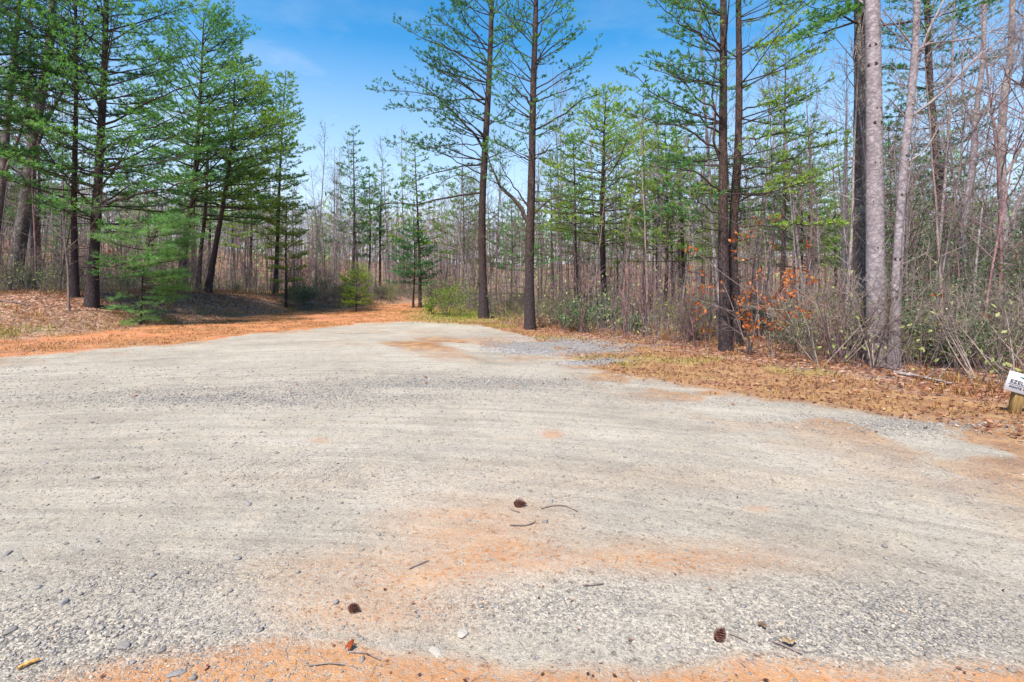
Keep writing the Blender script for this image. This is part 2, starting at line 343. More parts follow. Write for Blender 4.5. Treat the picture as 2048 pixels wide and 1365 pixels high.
def ground_mat():
    m, t, b, o = newmat('ground')
    g = N(t, 'ShaderNodeNewGeometry').outputs['Position']
    za = attr(t, 'zone'); zb = attr(t, 'zoneb')
    s1 = N(t, 'ShaderNodeSeparateColor'); t.links.new(za.outputs['Color'], s1.inputs[0])
    s2 = N(t, 'ShaderNodeSeparateColor'); t.links.new(zb.outputs['Color'], s2.inputs[0])
    clay, ndl, litter = s1.outputs; green = za.outputs['Alpha']; co, blue, bey = s2.outputs
    # turning tracks: noise stretched round the turning circle
    sx = N(t, 'ShaderNodeSeparateXYZ'); t.links.new(g, sx.inputs[0])
    dx = math_(t, 'ADD', sx.outputs[0], 2.5); dy = math_(t, 'ADD', sx.outputs[1], 7.)
    rad = math_(t, 'SQRT', math_(t, 'ADD', math_(t, 'MULTIPLY', dx, dx), math_(t, 'MULTIPLY', dy, dy)))
    ang = math_(t, 'ARCTAN2', dx, dy)
    cb = N(t, 'ShaderNodeCombineXYZ'); t.links.new(math_(t, 'MULTIPLY', rad, 5.), cb.inputs[0]); t.links.new(math_(t, 'MULTIPLY', ang, 3.5), cb.inputs[1])
    tr = noise(t, cb.outputs[0], 1.3, 7, .62); cb2 = N(t, 'ShaderNodeCombineXYZ'); t.links.new(math_(t, 'MULTIPLY', rad, 26.), cb2.inputs[0]); t.links.new(math_(t, 'MULTIPLY', ang, 5.), cb2.inputs[1]); tr2 = noise(t, cb2.outputs[0], 1.0, 5, .7)
    big = noise(t, g, .55, 5, .6, .5); med = noise(t, g, 3.2, 5, .6); fine = noise(t, g, 45, 4, .7); vf = noise(t, g, 170, 2, .6)
    sand = ramp(t, [(.36, (.218, .192, .16)), (.5, (.33, .298, .252)), (.62, (.44, .402, .347))]); t.links.new(math_(t, 'ADD', math_(t, 'MULTIPLY', big, .5), math_(t, 'MULTIPLY', tr, .5)), sand.inputs[0])
    c = sand.outputs[0]
    c = mix(t, mapr(t, med, .45, .7, 0, .4), c, (.47, .385, .28))
    # grit
    vo = N(t, 'ShaderNodeTexVoronoi'); vo.inputs['Scale'].default_value = 95; gw = N(t, 'ShaderNodeVectorMath', operation='ADD'); nw = N(t, 'ShaderNodeTexNoise'); nw.inputs['Scale'].default_value = 60; t.links.new(g, nw.inputs['Vector']); nws = N(t, 'ShaderNodeVectorMath', operation='SCALE'); nws.inputs['Scale'].default_value = .018; t.links.new(nw.outputs['Color'], nws.inputs[0]); t.links.new(g, gw.inputs[0]); t.links.new(nws.outputs[0], gw.inputs[1]); t.links.new(gw.outputs[0], vo.inputs['Vector'])
    grit = ramp(t, [(0, (.05, .047, .05)), (.25, (.165, .15, .14)), (.5, (.29, .26, .225)), (.8, (.38, .33, .27)), (1, (.50, .45, .38))])
    sc = N(t, 'ShaderNodeSeparateColor'); t.links.new(vo.outputs['Color'], sc.inputs[0]); t.links.new(sc.outputs[0], grit.inputs[0])
    gf = math_(t, 'ADD', mapr(t, fine, .35, .7, .12, .42), math_(t, 'MULTIPLY', co, .75)); 
    gn = N(t, 'ShaderNodeClamp'); t.links.new(gf, gn.inputs[0])
    c = mix(t, gn.outputs[0], c, grit.outputs[0])
    c = mix(t, mapr(t, vf, .56, .66, 0, .62), c, (.11, .095, .08)); pit = noise(t, g, 26, 6, .75); c = mix(t, mapr(t, pit, .57, .66, 0, .75), c, (.10, .085, .075))
    c = mix(t, mapr(t, vf, .40, .28, 0, .35), c, (.60, .55, .47))
    c = mix(t, math_(t, 'MULTIPLY', blue, .8), c, mix(t, sc.outputs[1], (.16, .18, .27), (.42, .45, .56)))
    c = mix(t, mapr(t, tr2, .55, .68, 0, .34), c, (.18, .16, .15)); c = mix(t, mapr(t, tr2, .45, .34, 0, .14), c, (.55, .50, .42))
    # clay
    cl = ramp(t, [(.32, (.25, .07, .022)), (.5, (.40, .135, .045)), (.66, (.50, .25, .12))]); t.links.new(math_(t, 'ADD', math_(t, 'MULTIPLY', med, .5), math_(t, 'MULTIPLY', fine, .5)), cl.inputs[0])
    cbk = mapr(t, math_(t, 'ADD', math_(t, 'MULTIPLY', fine, .5), math_(t, 'MULTIPLY', pit, .5)), .38, .6, -.55, .45); ccl = N(t, 'ShaderNodeClamp'); t.links.new(math_(t, 'MULTIPLY', math_(t, 'ADD', clay, math_(t, 'MULTIPLY', cbk, math_(t, 'MULTIPLY', clay, 1.3))), .9), ccl.inputs[0]); c = mix(t, ccl.outputs[0], c, mix(t, zb.outputs['Alpha'], mix(t, .45, cl.outputs[0], (.37, .255, .14)), cl.outputs[0]))
    # dry needles
    nd = ramp(t, [(.38, (.11, .045, .022)), (.5, (.29, .125, .045)), (.62, (.44, .28, .12))]); t.links.new(math_(t, 'ADD', math_(t, 'MULTIPLY', fine, .6), math_(t, 'MULTIPLY', med, .4)), nd.inputs[0])
    c = mix(t, math_(t, 'MULTIPLY', ndl, mapr(t, fine, .3, .55, .5, 1.)), c, mix(t, mapr(t, pit, .5, .62, 0, .65), nd.outputs[0], mix(t, med, (.09, .05, .03), (.16, .06, .03))))
    vl = N(t, 'ShaderNodeTexVoronoi'); vl.inputs['Scale'].default_value = 17; vl.inputs['Randomness'].default_value = 1; t.links.new(g, vl.inputs['Vector'])
    sl_ = N(t, 'ShaderNodeSeparateColor'); t.links.new(vl.outputs['Color'], sl_.inputs[0])
    li = ramp(t, [(0, (.06, .028, .02)), (.35, (.15, .062, .038)), (.6, (.27, .115, .065)), (.85, (.36, .19, .12)), (1, (.50, .38, .32))]); t.links.new(sl_.outputs[0], li.inputs[0])
    c = mix(t, math_(t, 'MULTIPLY', litter, .92), c, li.outputs[0])
    c = mix(t, math_(t, 'MULTIPLY', green, .7), c, mix(t, fine, (.10, .13, .025), (.34, .36, .09)))
    t.links.new(c, b.inputs['Base Color']); b.inputs['Roughness'].default_value = .95; b.inputs['Specular IOR Level'].default_value = .1
    h = math_(t, 'ADD', math_(t, 'ADD', math_(t, 'MULTIPLY', fine, .8), math_(t, 'MULTIPLY', vf, .45)), math_(t, 'ADD', math_(t, 'MULTIPLY', math_(t, 'MULTIPLY', vo.outputs['Distance'], co), -.5), math_(t, 'MULTIPLY', tr, .8)))
    h = math_(t, 'SUBTRACT', h, math_(t, 'MULTIPLY', mapr(t, pit, .6, .68), .25)); bump(t, h, b, .9, .014)
    return m
make_ground()

# ------------------------------------------------------------------ loose stones, litter, grass
def ico():
    p = (1 + 5 ** .5) / 2
    v = np.array([(-1, p, 0), (1, p, 0), (-1, -p, 0), (1, -p, 0), (0, -1, p), (0, 1, p), (0, -1, -p), (0, 1, -p), (p, 0, -1), (p, 0, 1), (-p, 0, -1), (-p, 0, 1)], float)
    v /= np.linalg.norm(v[0])
    f = np.array([(0, 11, 5), (0, 5, 1), (0, 1, 7), (0, 7, 10), (0, 10, 11), (1, 5, 9), (5, 11, 4), (11, 10, 2), (10, 7, 6), (7, 1, 8), (3, 9, 4), (3, 4, 2), (3, 2, 6), (3, 6, 8), (3, 8, 9), (4, 9, 5), (2, 4, 11), (6, 2, 10), (8, 6, 7), (9, 8, 1)])
    return v, f
IV, IF = ico()
def stones(mb, x, y, s, tint, r=rng):
    n = len(x); z = height(x, y) + micro(x, y)
    v = IV[None] * (1 + (r.random((n, 12, 1)) - .5) * .85)
    v = v * (np.stack([.75 + .6 * r.random(n), .6 + .4 * r.random(n), .32 + .4 * r.random(n)], -1) * s[:, None])[:, None, :]
    a = r.random(n) * 6.283; ca, sa = np.cos(a)[:, None], np.sin(a)[:, None]
    vx = v[..., 0] * ca - v[..., 1] * sa; vy = v[..., 0] * sa + v[..., 1] * ca
    vz = v[..., 2] + vx * (r.random((n, 1)) - .5) * .5
    V = np.stack([vx + x[:, None], vy + y[:, None], vz + (z + s * .12)[:, None]], -1)
    F = (IF[None] + (np.arange(n) * 12)[:, None, None]).reshape(-1, 3)
    mb.add(V.reshape(-1, 3), f3=F, tint=np.repeat(tint, 12))
def stone_mat():
    m, t, b, o = newmat('stone'); ta = attr(t, 'tint')
    r = ramp(t, [(0, (.04, .037, .043)), (.25, (.10, .095, .11)), (.5, (.18, .165, .165)), (.72, (.28, .245, .215)), (.86, (.42, .35, .28)), (.9, (.55, .30, .17)), (1, (.74, .70, .66))]); t.links.new(ta.outputs['Fac'], r.inputs[0])
    g = N(t, 'ShaderNodeNewGeometry').outputs['Position']; n = noise(t, g, 120, 3)
    t.links.new(mix(t, .35, r.outputs[0], mix(t, n, (.1, .09, .09), (.75, .7, .62))), b.inputs['Base Color']); b.inputs['Roughness'].default_value = .8
    bump(t, n, b, .3, .004); return m
M['stone'] = stone_mat()
def scatter(n, ymin, ymax, pxa=-260, pxb=2320, pw=1.0):
    """area-uniform-ish points in the ground wedge seen by the camera"""
    u = rng.random(n); y = (ymin ** (1 + pw) + u * (ymax ** (1 + pw) - ymin ** (1 + pw))) ** (1 / (1 + pw))
    px = pxa + rng.random(n) * (pxb - pxa)
    return (px - 1024) / FP * y, y
mb = MB()
x, y = scatter(260000, 1.7, 13, pw=.25)
zz = ground_zones(x, y); co = zz[4]; k = rng.random(len(x)) < np.clip(.14 + co * .95 + .25 * zz[0], 0, 1) * (1 - zz[9]) * (1 - .6 * zz[1])
x, y, co = x[k], y[k], co[k]
s = (.0028 + .0085 * rng.random(len(x)) ** 2.6) * (.7 + .6 * co) * np.clip((y / 3.2) ** .5, .7, 1.5)
tn = np.clip(rng.beta(1.3, 2.0, len(x)) * .97 - .12 * (y > 5), 0, 1)
stones(mb, x, y, s, tn)
x, y = scatter(9000, 1.8, 9, pw=.5); zz = ground_zones(x, y); k = rng.random(len(x)) < np.clip(.10 + zz[4] * .6 + .25 * (x < -.6), 0, 1) * (1 - zz[8]); x, y = x[k], y[k]
stones(mb, x, y, .005 + .011 * rng.random(len(x)) ** 3 + .0006 * y, rng.random(len(x)) ** 1.5 * .45)
bl = scatter(60000, 8, 15, 960, 1320, pw=.5); zz = ground_zones(*bl); k = rng.random(60000) < zz[5] * .5
stones(mb, bl[0][k], bl[1][k], .012 + .012 * rng.random(k.sum()), rng.random(k.sum()) * .28 + .08)
tag(mb.build('gravel', M['stone'], smooth=False), 'loose grey and tan gravel stones strewn over the pale lot', 'gravel', kind='stuff')

def leaves(mb, pos, dirs, ln, wd, tint, fold=.25, r=rng):
    """diamond leaves: pos (n,3), dirs (n,3) unit"""
    n = len(pos)
    if n == 0: return
    rnd = r.normal(size=(n, 3)); side = np.cross(dirs, rnd); side /= np.linalg.norm(side, axis=1, keepdims=True) + 1e-9
    nn = np.cross(dirs, side); ln = np.broadcast_to(ln, (n,))[:, None]; wd = np.broadcast_to(wd, (n,))[:, None]
    a = pos; c = pos + dirs * ln; m = pos + dirs * ln * .5 + nn * wd * fold
    V = np.stack([a, m + side * wd * .5, c, m - side * wd * .5], 1).reshape(-1, 3)
    i = np.arange(n)[:, None] * 4
    mb.add(V, f3=np.concatenate([i + [0, 1, 2], i + [0, 2, 3]]), tint=np.repeat(np.broadcast_to(tint, (n,)), 4))
def flat_leaves(mb, x, y, ln, tint, lift=.015, curl=.35, r=rng):
    n = len(x); z = height(x, y) + micro(x, y) + lift * r.random(n) + .006
    a = r.random(n) * 6.283; d = np.stack([np.cos(a), np.sin(a), (r.random(n) - .4) * .5], -1)
    sd_ = np.stack([-np.sin(a), np.cos(a), (r.random(n) - .5) * .7], -1)
    p = np.stack([x, y, z], -1); ln = ln[:, None]; w_ = ln * (.45 + .3 * r.random((n, 1)))
    up = np.array([0, 0, 1.]) * ln * curl * r.random((n, 1))
    V = np.stack([p - d * ln * .5 + up * .5, p + sd_ * w_ * .5 + up * (r.random((n, 1)) - .1), p + d * ln * .5 + up * .6, p - sd_ * w_ * .5 + up * r.random((n, 1))], 1)
    i = np.arange(n)[:, None] * 4
    mb.add(V.reshape(-1, 3), f3=np.concatenate([i + [0, 1, 2], i + [0, 2, 3]]), tint=np.repeat(tint, 4))
mb = MB()
x, y = scatter(230000, 4.3, 34, -500, 2600, pw=.9); zz = ground_zones(x, y)
k = rng.random(len(x)) < np.clip(zz[2] * .8 + (.35 * zz[1] * (zz[10] < .5) + .45 * zz[1]) * (zz[8] > .5) + .02 * (zz[4] > .3), 0, 1); x, y = x[k], y[k]
flat_leaves(mb, x, y, .028 + .05 * rng.random(len(x)), np.clip(rng.beta(1.4, 1.6, len(x)), 0, 1))
x, y = scatter(2600, 1.75, 5, -100, 2200, pw=.3); zz = ground_zones(x, y); k = rng.random(len(x)) < .05 + .5 * zz[0] * (y < 2.6) + .1 * zz[4]; x, y = x[k], y[k]
flat_leaves(mb, x, y, .006 + .022 * rng.random(len(x)) ** 2, np.clip(rng.beta(1.4, 1.2, len(x)), 0, 1), .002, .2)
tag(mb.build('leaf_litter', M['litter'], smooth=False), 'brown fallen leaves covering the forest floor and banks', 'leaf litter', kind='stuff')

def blades(mb, x, y, h, wd, lean, tint, r=rng, z0=None):
    n = len(x); z = (height(x, y) - .01) if z0 is None else z0
    a = r.random(n) * 6.283; l = lean * r.random(n) * h
    p = np.stack([x, y, z], -1); m = p + np.stack([np.cos(a) * l * .35, np.sin(a) * l * .35, h * .6], -1)
    tp = p + np.stack([np.cos(a) * l, np.sin(a) * l, h * (1 - .25 * lean)], -1)
    b_ = r.random(n) * 6.283; sdv = np.stack([np.cos(b_), np.sin(b_), 0 * b_], -1) * np.broadcast_to(wd, (n,))[:, None] * .5
    V = np.stack([p - sdv, p + sdv, m + sdv * .8, m - sdv * .8, tp], 1).reshape(-1, 3); i = np.arange(n)[:, None] * 5
    mb.add(V, f4=i + [0, 1, 2, 3], f3=i + [3, 2, 4], tint=np.repeat(tint, 5))
mb = MB()
x, y = scatter(420000, 4.2, 36, -300, 2400, pw=.8); zz = ground_zones(x, y)
den = zz[1] * zz[8] * .75 + zz[3] * .9 + .12 * zz[9]
k = rng.random(len(x)) < np.clip(den, 0, 1) * np.clip(fbm(x * 1.5, y * 1.5, 201, 3) * 2.4 - .55, 0, 1); x, y = x[k], y[k]; gr = zz[3][k]; be = zz[9][k]
h = (.025 + .06 * rng.random(len(x))) * (1 + 1.6 * gr + 1.5 * be)
blades(mb, x, y, h, .007 + .0006 * y, 1.2, np.clip(rng.random(len(x)) * .55 + gr * .55, 0, 1))
tag(mb.build('grass', M['grass'], smooth=False), 'short dry tan and green grass along the verges', 'grass', kind='stuff')

# fine woody debris
mb = MB()
def stick_field(n, ymin, ymax, cond, ln0, ln1, r0):
    x, y = scatter(n, ymin, ymax, -300, 2500, pw=.5); zz = ground_zones(x, y); k = rng.random(n) < cond(zz, x, y); x, y = x[k], y[k]
    for a, b in zip(x, y):
        th = rng.random() * 6.283; L = ln0 + (ln1 - ln0) * rng.random() ** 2; z = gz(a, b) + float(micro(a, b)) + r0 + .003
        q = np.array([[-L / 2, 0, 0], [0, L * .12 * (rng.random() - .5), .004 + r0], [L / 2, 0, 0]])
        c_, s_ = math.cos(th), math.sin(th)
        q = np.stack([q[:, 0] * c_ - q[:, 1] * s_ + a, q[:, 0] * s_ + q[:, 1] * c_ + b, q[:, 2] + z], -1)
        mb.tube(q, [r0, r0, r0 * .5], 3, rng.random() * .5)
stick_field(2600, 1.75, 5, lambda z, x, y: .07 + .8 * z[0] * (y < 2.5), .015, .07, .0012)
stick_field(900, 5, 20, lambda z, x, y: z[9] * 1., .2, 1.1, .008)
tag(mb.build('twig_debris', M['twig']), 'small broken twigs and pine needles scattered on the ground', 'twigs', kind='stuff')

# ------------------------------------------------------------------ branching helpers
UP = np.array([0, 0, 1.])
class Tree:
    def __init__(s): s.trunk = MB(); s.br = MB(); s.tp = []; s.td = []; s.ts = []; s.tt = []
    def tuft(s, p, d, size, tint): s.tp.append(p); s.td.append(d); s.ts.append(size); s.tt.append(tint)
    def needles(s, r, nb=8, spread=.9, wd=.14, up=.25):
        m = MB()
        if not s.tp: return m
        P0 = np.array(s.tp); D = np.array(s.td); Z = np.array(s.ts); T = np.array(s.tt); n = len(P0)
        P0 = np.repeat(P0, nb, 0); D = np.repeat(D, nb, 0); Z = np.repeat(Z, nb); T = np.repeat(T, nb)
        d = D + r.normal(size=D.shape) * spread * .55; d[:, 2] += up * r.random(len(d)); d /= np.linalg.norm(d, axis=1, keepdims=True)
        P0 = P0 + (r.random((len(P0), 1)) - .6) * D * Z[:, None] * .7
        L = Z * (.7 + .5 * r.random(len(Z)))
        sdv = np.cross(d, r.normal(size=d.shape)); sdv /= np.linalg.norm(sdv, axis=1, keepdims=True); sdv *= (L * wd * .5)[:, None]
        m2 = P0 + d * (L * .45)[:, None]
        V = np.stack([P0, m2 + sdv, P0 + d * L[:, None], m2 - sdv], 1).reshape(-1, 3); i = np.arange(len(P0)) * 4
        m.add(V, f4=i[:, None] + [0, 1, 2, 3], tint=np.repeat(np.clip(T + (r.random(len(T)) - .5) * .35, 0, 1), 4))
        return m
def path(p, d, L, n, r, bend=0., wob=.1):
    pts = [np.array(p, float)]; d = unit(d); st = L / (n - 1)
    for i in range(n - 1):
        pts.append(pts[-1] + d * st); d = unit(d + UP * bend / (n - 1) + r.normal(size=3) * wob * .5)
    return np.array(pts)
def at_t(pts, t):
    f = t * (len(pts) - 1); i = min(int(f), len(pts) - 2); return pts[i] + (pts[i + 1] - pts[i]) * (f - i), unit(pts[i + 1] - pts[i])
def pine_limb(T, pts, r0, r, size=.09, step=.2, leaf_from=.3, tint=.5, sub=1., dens=1., cones=.03, flat=.25, twig=.11):
    n = len(pts); L = np.linalg.norm(np.diff(pts, axis=0), axis=1).sum()
    T.br.tube(pts, np.linspace(r0, max(r0 * .15, .004), n), 5, r.random())
    t = max(leaf_from * .45, .08); side = 1 if r.random() < .5 else -1
    while t < 1.0:
        p, d = at_t(pts, t); side = -side
        hor = unit(np.cross(d, UP)) * side
        a = R(38 + 25 * r.random()); lf = t >= leaf_from
        sd_ = unit(d * math.cos(a) + hor * math.sin(a) + UP * (r.random() - .35) * flat * 1.6)
        SL = (.18 + .34 * L * (1 - t) ** .8 * (t > leaf_from * .8) + .15 * r.random()) * sub * (.6 + .6 * r.random())
        if not lf: SL *= .5
        if lf or r.random() < .4:
            m = 4; sp = path(p, sd_, SL, m, r, .25, .12)
            T.br.tube(sp, np.linspace(max(.006, r0 * .3 * (1 - t * .5)), .003, m), 3, r.random())
            if lf:
                tt = .15 if SL < .5 else .3; s2 = 1
                bt = tint + (r.random() - .5) * .3
                while tt < 1.:
                    q, e = at_t(sp, tt); s2 = -s2
                    if r.random() < dens:
                        h2 = unit(np.cross(e, UP)) * s2; tl = .05 + twig * 1.4 * r.random()
                        td = unit(e + h2 * (.7 + .5 * r.random()) + UP * (.1 + .3 * r.random()))
                        q2 = q + td * tl; T.br.tube(np.array([q, q2]), [.004, .0025], 3, r.random())
                        T.tuft(q2, td, size, bt); 
                        if r.random() < .6: T.tuft(q + td * tl * .5, td, size * .9, bt - .08)
                    elif r.random() < .5: T.tuft(q, e, size * .85, bt)
                    if r.random() < cones:
                        T.br.tube(np.array([q, q - UP * .02, q - UP * .055 + e * .01]), [.004, .022, .006], 5, .1)
                    tt += twig / max(SL, .12) * (.7 + .6 * r.random())
                T.tuft(sp[-1], unit(sp[-1] - sp[-2]), size * 1.1, bt + .08)
        t += step / L * (.6 + .8 * r.random())
    T.tuft(pts[-1], unit(pts[-1] - pts[-2]), size * 1.2, tint)
def trunk_path(w, n=14):
    w = np.array(w, float); k = np.linspace(0, 1, len(w)); t = np.linspace(0, 1, n)
    return np.stack([np.interp(t, k, w[:, i]) for i in range(3)], -1)
def smooth_path(w, n):
    w = np.array(w, float)
    if len(w) < 3: return trunk_path(w, n)
    L = np.concatenate([[0], np.cumsum(np.linalg.norm(np.diff(w, axis=0), axis=1))]); t = np.linspace(0, L[-1], n)
    P2 = np.vstack([2 * w[0] - w[1], w, 2 * w[-1] - w[-2]]); out_ = []
    for q in t:
        i = min(np.searchsorted(L, q, side='right') - 1, len(w) - 2); f = (q - L[i]) / (L[i + 1] - L[i] + 1e-9)
        p0, p1, p2, p3 = P2[i], P2[i + 1], P2[i + 2], P2[i + 3]
        out_.append(.5 * ((2 * p1) + (-p0 + p2) * f + (2 * p0 - 5 * p1 + 4 * p2 - p3) * f * f + (-p0 + 3 * p1 - 3 * p2 + p3) * f ** 3))
    return np.array(out_)
def add_trunk(T, pts, r0, r1, sides=14, flare=.35, r=rng, rough=.04, fh=.5):
    n = len(pts); z = np.linalg.norm(pts - pts[0], axis=1); rad = r0 + (r1 - r0) * (z / z[-1]) ** .85; rad = rad * (1 + flare * np.exp(-z / fh))
    rad *= 1 + (r.random(n) - .5) * rough * 2
    m = MB(); m.tube(pts, rad, sides, .15); m.flush()
    V = m.V[0]; c = np.repeat(pts, sides, 0); V[:] = c + (V - c) * (1 + (r.random((len(V), 1)) - .5) * rough * 2)
    T.trunk.add(V, f4=m.F4[0], tint=m.T[0])
    return rad
def make_pine(name, label, base, wpts, r0, H=None, r1=None, z0=2.0, z1=None, prof=None, tilt=(0, 40), nlimb=45, size=.09, tint=.5, dens=1., sub=1., step=.2,
              leaf_from=.3, mat='needle', seed=1, extra=None, bend=.25, nb=11, dead=6, azb=None, group=None, r_limb=.035, wd=.2, twig=.11, cat='pine tree', whorl=4, cones=.03, bark='pine_bark'):
    r = np.random.default_rng(seed); T = Tree(); base = np.array(base, float)
    pts = smooth_path([np.array(q) - base for q in wpts], 22); pts[0, 2] -= .12
    Hh = pts[-1, 2]; z1 = z1 or Hh * .995
    add_trunk(T, pts, r0, r1 if r1 else .03, r=r)
    def tp(z): i = int(np.clip(np.searchsorted(pts[:, 2], z) - 1, 0, len(pts) - 2)); f = (z - pts[i, 2]) / (pts[i + 1, 2] - pts[i, 2] + 1e-9); return pts[i] + (pts[i + 1] - pts[i]) * np.clip(f, 0, 1)
    prof = prof or [(0, 1.), (1, .1)]; az = r.random() * 6.283
    for i in range(nlimb):
        if i % whorl == 0: zc = z0 + (z1 - z0) * ((i / nlimb) ** .95)
        z = min(zc + (r.random() - .5) * .22, Hh * .99); u = (z - z0) / (z1 - z0 + 1e-9)
        az += 2.4 + (r.random() - .5) * .8
        a = az
        if azb is not None and r.random() < azb[1]: a = azb[0] + (r.random() - .5) * 1.7
        L = np.interp(u, [q[0] for q in prof], [q[1] for q in prof]) * (.65 + .5 * r.random())
        el = R(np.interp(u, [0, 1], tilt) + (r.random() - .5) * 14)
        d = np.array([math.cos(a) * math.cos(el), math.sin(a) * math.cos(el), math.sin(el)])
        pp = path(tp(z), d, max(L, .25), 8, r, bend, .09)
        rl = r_limb * (L / 3.) ** .7 * (1.1 - .3 * u)
        pine_limb(T, pp, rl, r, size, step, leaf_from, tint + (r.random() - .5) * .2, sub, dens, twig=twig, cones=cones)
    for i in range(dead):
        z = .8 + (z0 - .3) * r.random(); a = r.random() * 6.283; L = .4 + 1.2 * r.random(); d = np.array([math.cos(a), math.sin(a), .1 + .3 * (r.random() - .5)])
        pp = path(tp(z), d, L, 5, r, -.1, .2); T.br.tube(pp, np.linspace(.014, .003, 5), 4, .3)
        for _ in range(4):
            q, e = at_t(pp, .3 + .65 * r.random()); T.br.tube(path(q, e + r.normal(size=3) * .7, .15 + .3 * r.random(), 3, r, 0, .2), [.005, .003, .002], 3, .4)
    if extra: extra(T, base, r)
    root = thing(name, label, cat, tuple(base), 0, group)
    T.trunk.build('trunk', M[bark], root); T.br.build('branches', M['pine_limb'], root, )
    T.needles(r, nb, wd=wd).build('crown', M[mat], root, smooth=False)
    return root
def limb_px(T, base, pix, r0, r, **kw):
    """limb through real points given as photograph column, row and distance"""
    w_ = [Wp(*q) - base for q in pix]; pts = smooth_path(w_, 12); pts[1:-1] += r.normal(size=(10, 3)) * .035; pine_limb(T, pts, r0, r, **kw)
def bare_branch(T, p, d, L, r0, r, lvl, bend=.35, tips=None, rmin=.003, kids=(3, 6), ang=(28, 55)):
    n = 7 if lvl == 0 else (5 if lvl == 1 else 3)
    pts = path(p, d, L, n, r, bend, .14); T.br.tube(pts, np.linspace(r0, max(r0 * .3, rmin), n), 6 if lvl == 0 else (4 if lvl == 1 else 3), r.random())
    if lvl >= 3 or L < .12:
        if tips is not None: tips.append((pts[-1], unit(pts[-1] - pts[-2])))
        return
    for i in range(r.integers(*kids)):
        q, e = at_t(pts, .25 + .72 * r.random()); a = R(ang[0] + (ang[1] - ang[0]) * r.random()); ax = unit(np.cross(e, r.normal(size=3)))
        bare_branch(T, q, e * math.cos(a) + ax * math.sin(a), L * (.35 + .25 * r.random()), max(r0 * .42, rmin), r, lvl + 1, bend, tips, rmin, kids, ang)
def add_leaves(tips, r, frac, per, ln, wd, spread=.12):
    m = MB(); sel = [q for q in tips if r.random() < frac]
    if not sel: return m
    p = np.repeat(np.array([q[0] for q in sel]), per, 0); d = np.repeat(np.array([q[1] for q in sel]), per, 0)
    p = p + r.normal(size=p.shape) * spread * .5; d = d + r.normal(size=d.shape) * .9; d /= np.linalg.norm(d, axis=1, keepdims=True)
    leaves(m, p, d, ln * (.6 + .7 * r.random(len(p))), wd * (.6 + .7 * r.random(len(p))), np.clip(r.random(len(p)), 0, 1), r=r); return m
def make_bare(name, label, base, wpts, r0, r1, limbs, bark, seed, extra_nodes=None, cat='bare tree', leafm=None, leaf=(0, 0, 0, 0), knots=0, group=None, auto=0, autoz=(3, 9), autoL=1.5, sides=16, rough=.03):
    r = np.random.default_rng(seed); T = Tree(); base = np.array(base, float); tips = []
    pts = smooth_path([np.array(q) - base for q in wpts], 30); pts[0, 2] -= .15
    rad = add_trunk(T, pts, r0, r1, sides, r=r, rough=rough)
    for (pix, rr) in limbs:
        lp = smooth_path([Wp(*q) - base for q in pix], 12); T.br.tube(lp, np.linspace(rr, rr * .3, 12), 8, .3)
        Lt = np.linalg.norm(np.diff(lp, axis=0), axis=1).sum()
        for i in range(int(4 + Lt * 2.6)):
            q, e = at_t(lp, .2 + .78 * r.random()); a = R(30 + 30 * r.random()); ax = unit(np.cross(e, r.normal(size=3)))
            bare_branch(T, q, e * math.cos(a) + ax * math.sin(a) + UP * .2, Lt * (.15 + .2 * r.random()), rr * .3, r, 1, .3, tips)
    for i in range(auto):
        z = autoz[0] + (autoz[1] - autoz[0]) * r.random(); j = int(np.clip(np.searchsorted(pts[:, 2], z), 1, len(pts) - 1)); a = r.random() * 6.283
        bare_branch(T, pts[j], np.array([math.cos(a), math.sin(a), .35 + .4 * r.random()]), autoL * (.5 + .8 * r.random()), rad[j] * .22, r, 1, .35, tips)
    root = thing(name, label, cat, tuple(base), 0, group)
    tr = T.trunk.build('trunk', M[bark], root)
    T.br.build('branches', M[bark], root)
    if leafm: 
        lm = add_leaves(tips, r, *leaf).build('crown', M[leafm], root, smooth=False)
    for i in range(knots):
        t = .08 + .86 * (i + .5 * r.random()) / knots; j = t * (len(pts) - 1); p, e = at_t(pts, t); rj = np.interp(j, np.arange(len(pts)), rad)
        a = -math.pi / 2 + (r.random() - .5) * 2.0; dv = np.array([math.cos(a), math.sin(a), 0]); sv = np.array([-math.sin(a), math.cos(a), 0])
        s_ = (.022 + .026 * r.random() ** 1.3) * min(1, rj / .12); m = MB()
        g_ = np.linspace(0, 6.283, 11)[:-1]; c0 = p + dv * rj * .93
        ring = lambda k_, o_: np.array([c0 + dv * o_ + sv * math.cos(q) * s_ * k_ * 1.25 + UP * math.sin(q) * s_ * k_ * .75 for q in g_])
        V = np.vstack([ring(1.5, -.01), ring(1.15, .006), ring(.6, .002), [c0 - dv * .0]]); f = []
        for b_ in (0, 10): f += [[b_ + q, b_ + (q + 1) % 10, b_ + 10 + (q + 1) % 10, b_ + 10 + q] for q in range(10)]
        m.add(V, f4=f, f3=[[20 + q, 20 + (q + 1) % 10, 30] for q in range(10)], tint=.1); m.build('knot', M['knot'], root)
    return root
M['knot'] = bark_mat('knot', (.012, .009, .008), (.03, .022, .02), (.07, .055, .05), sc=60, bs=.4)

# ================================================================== the named trees
def B(px, Y): return P(px, Y)
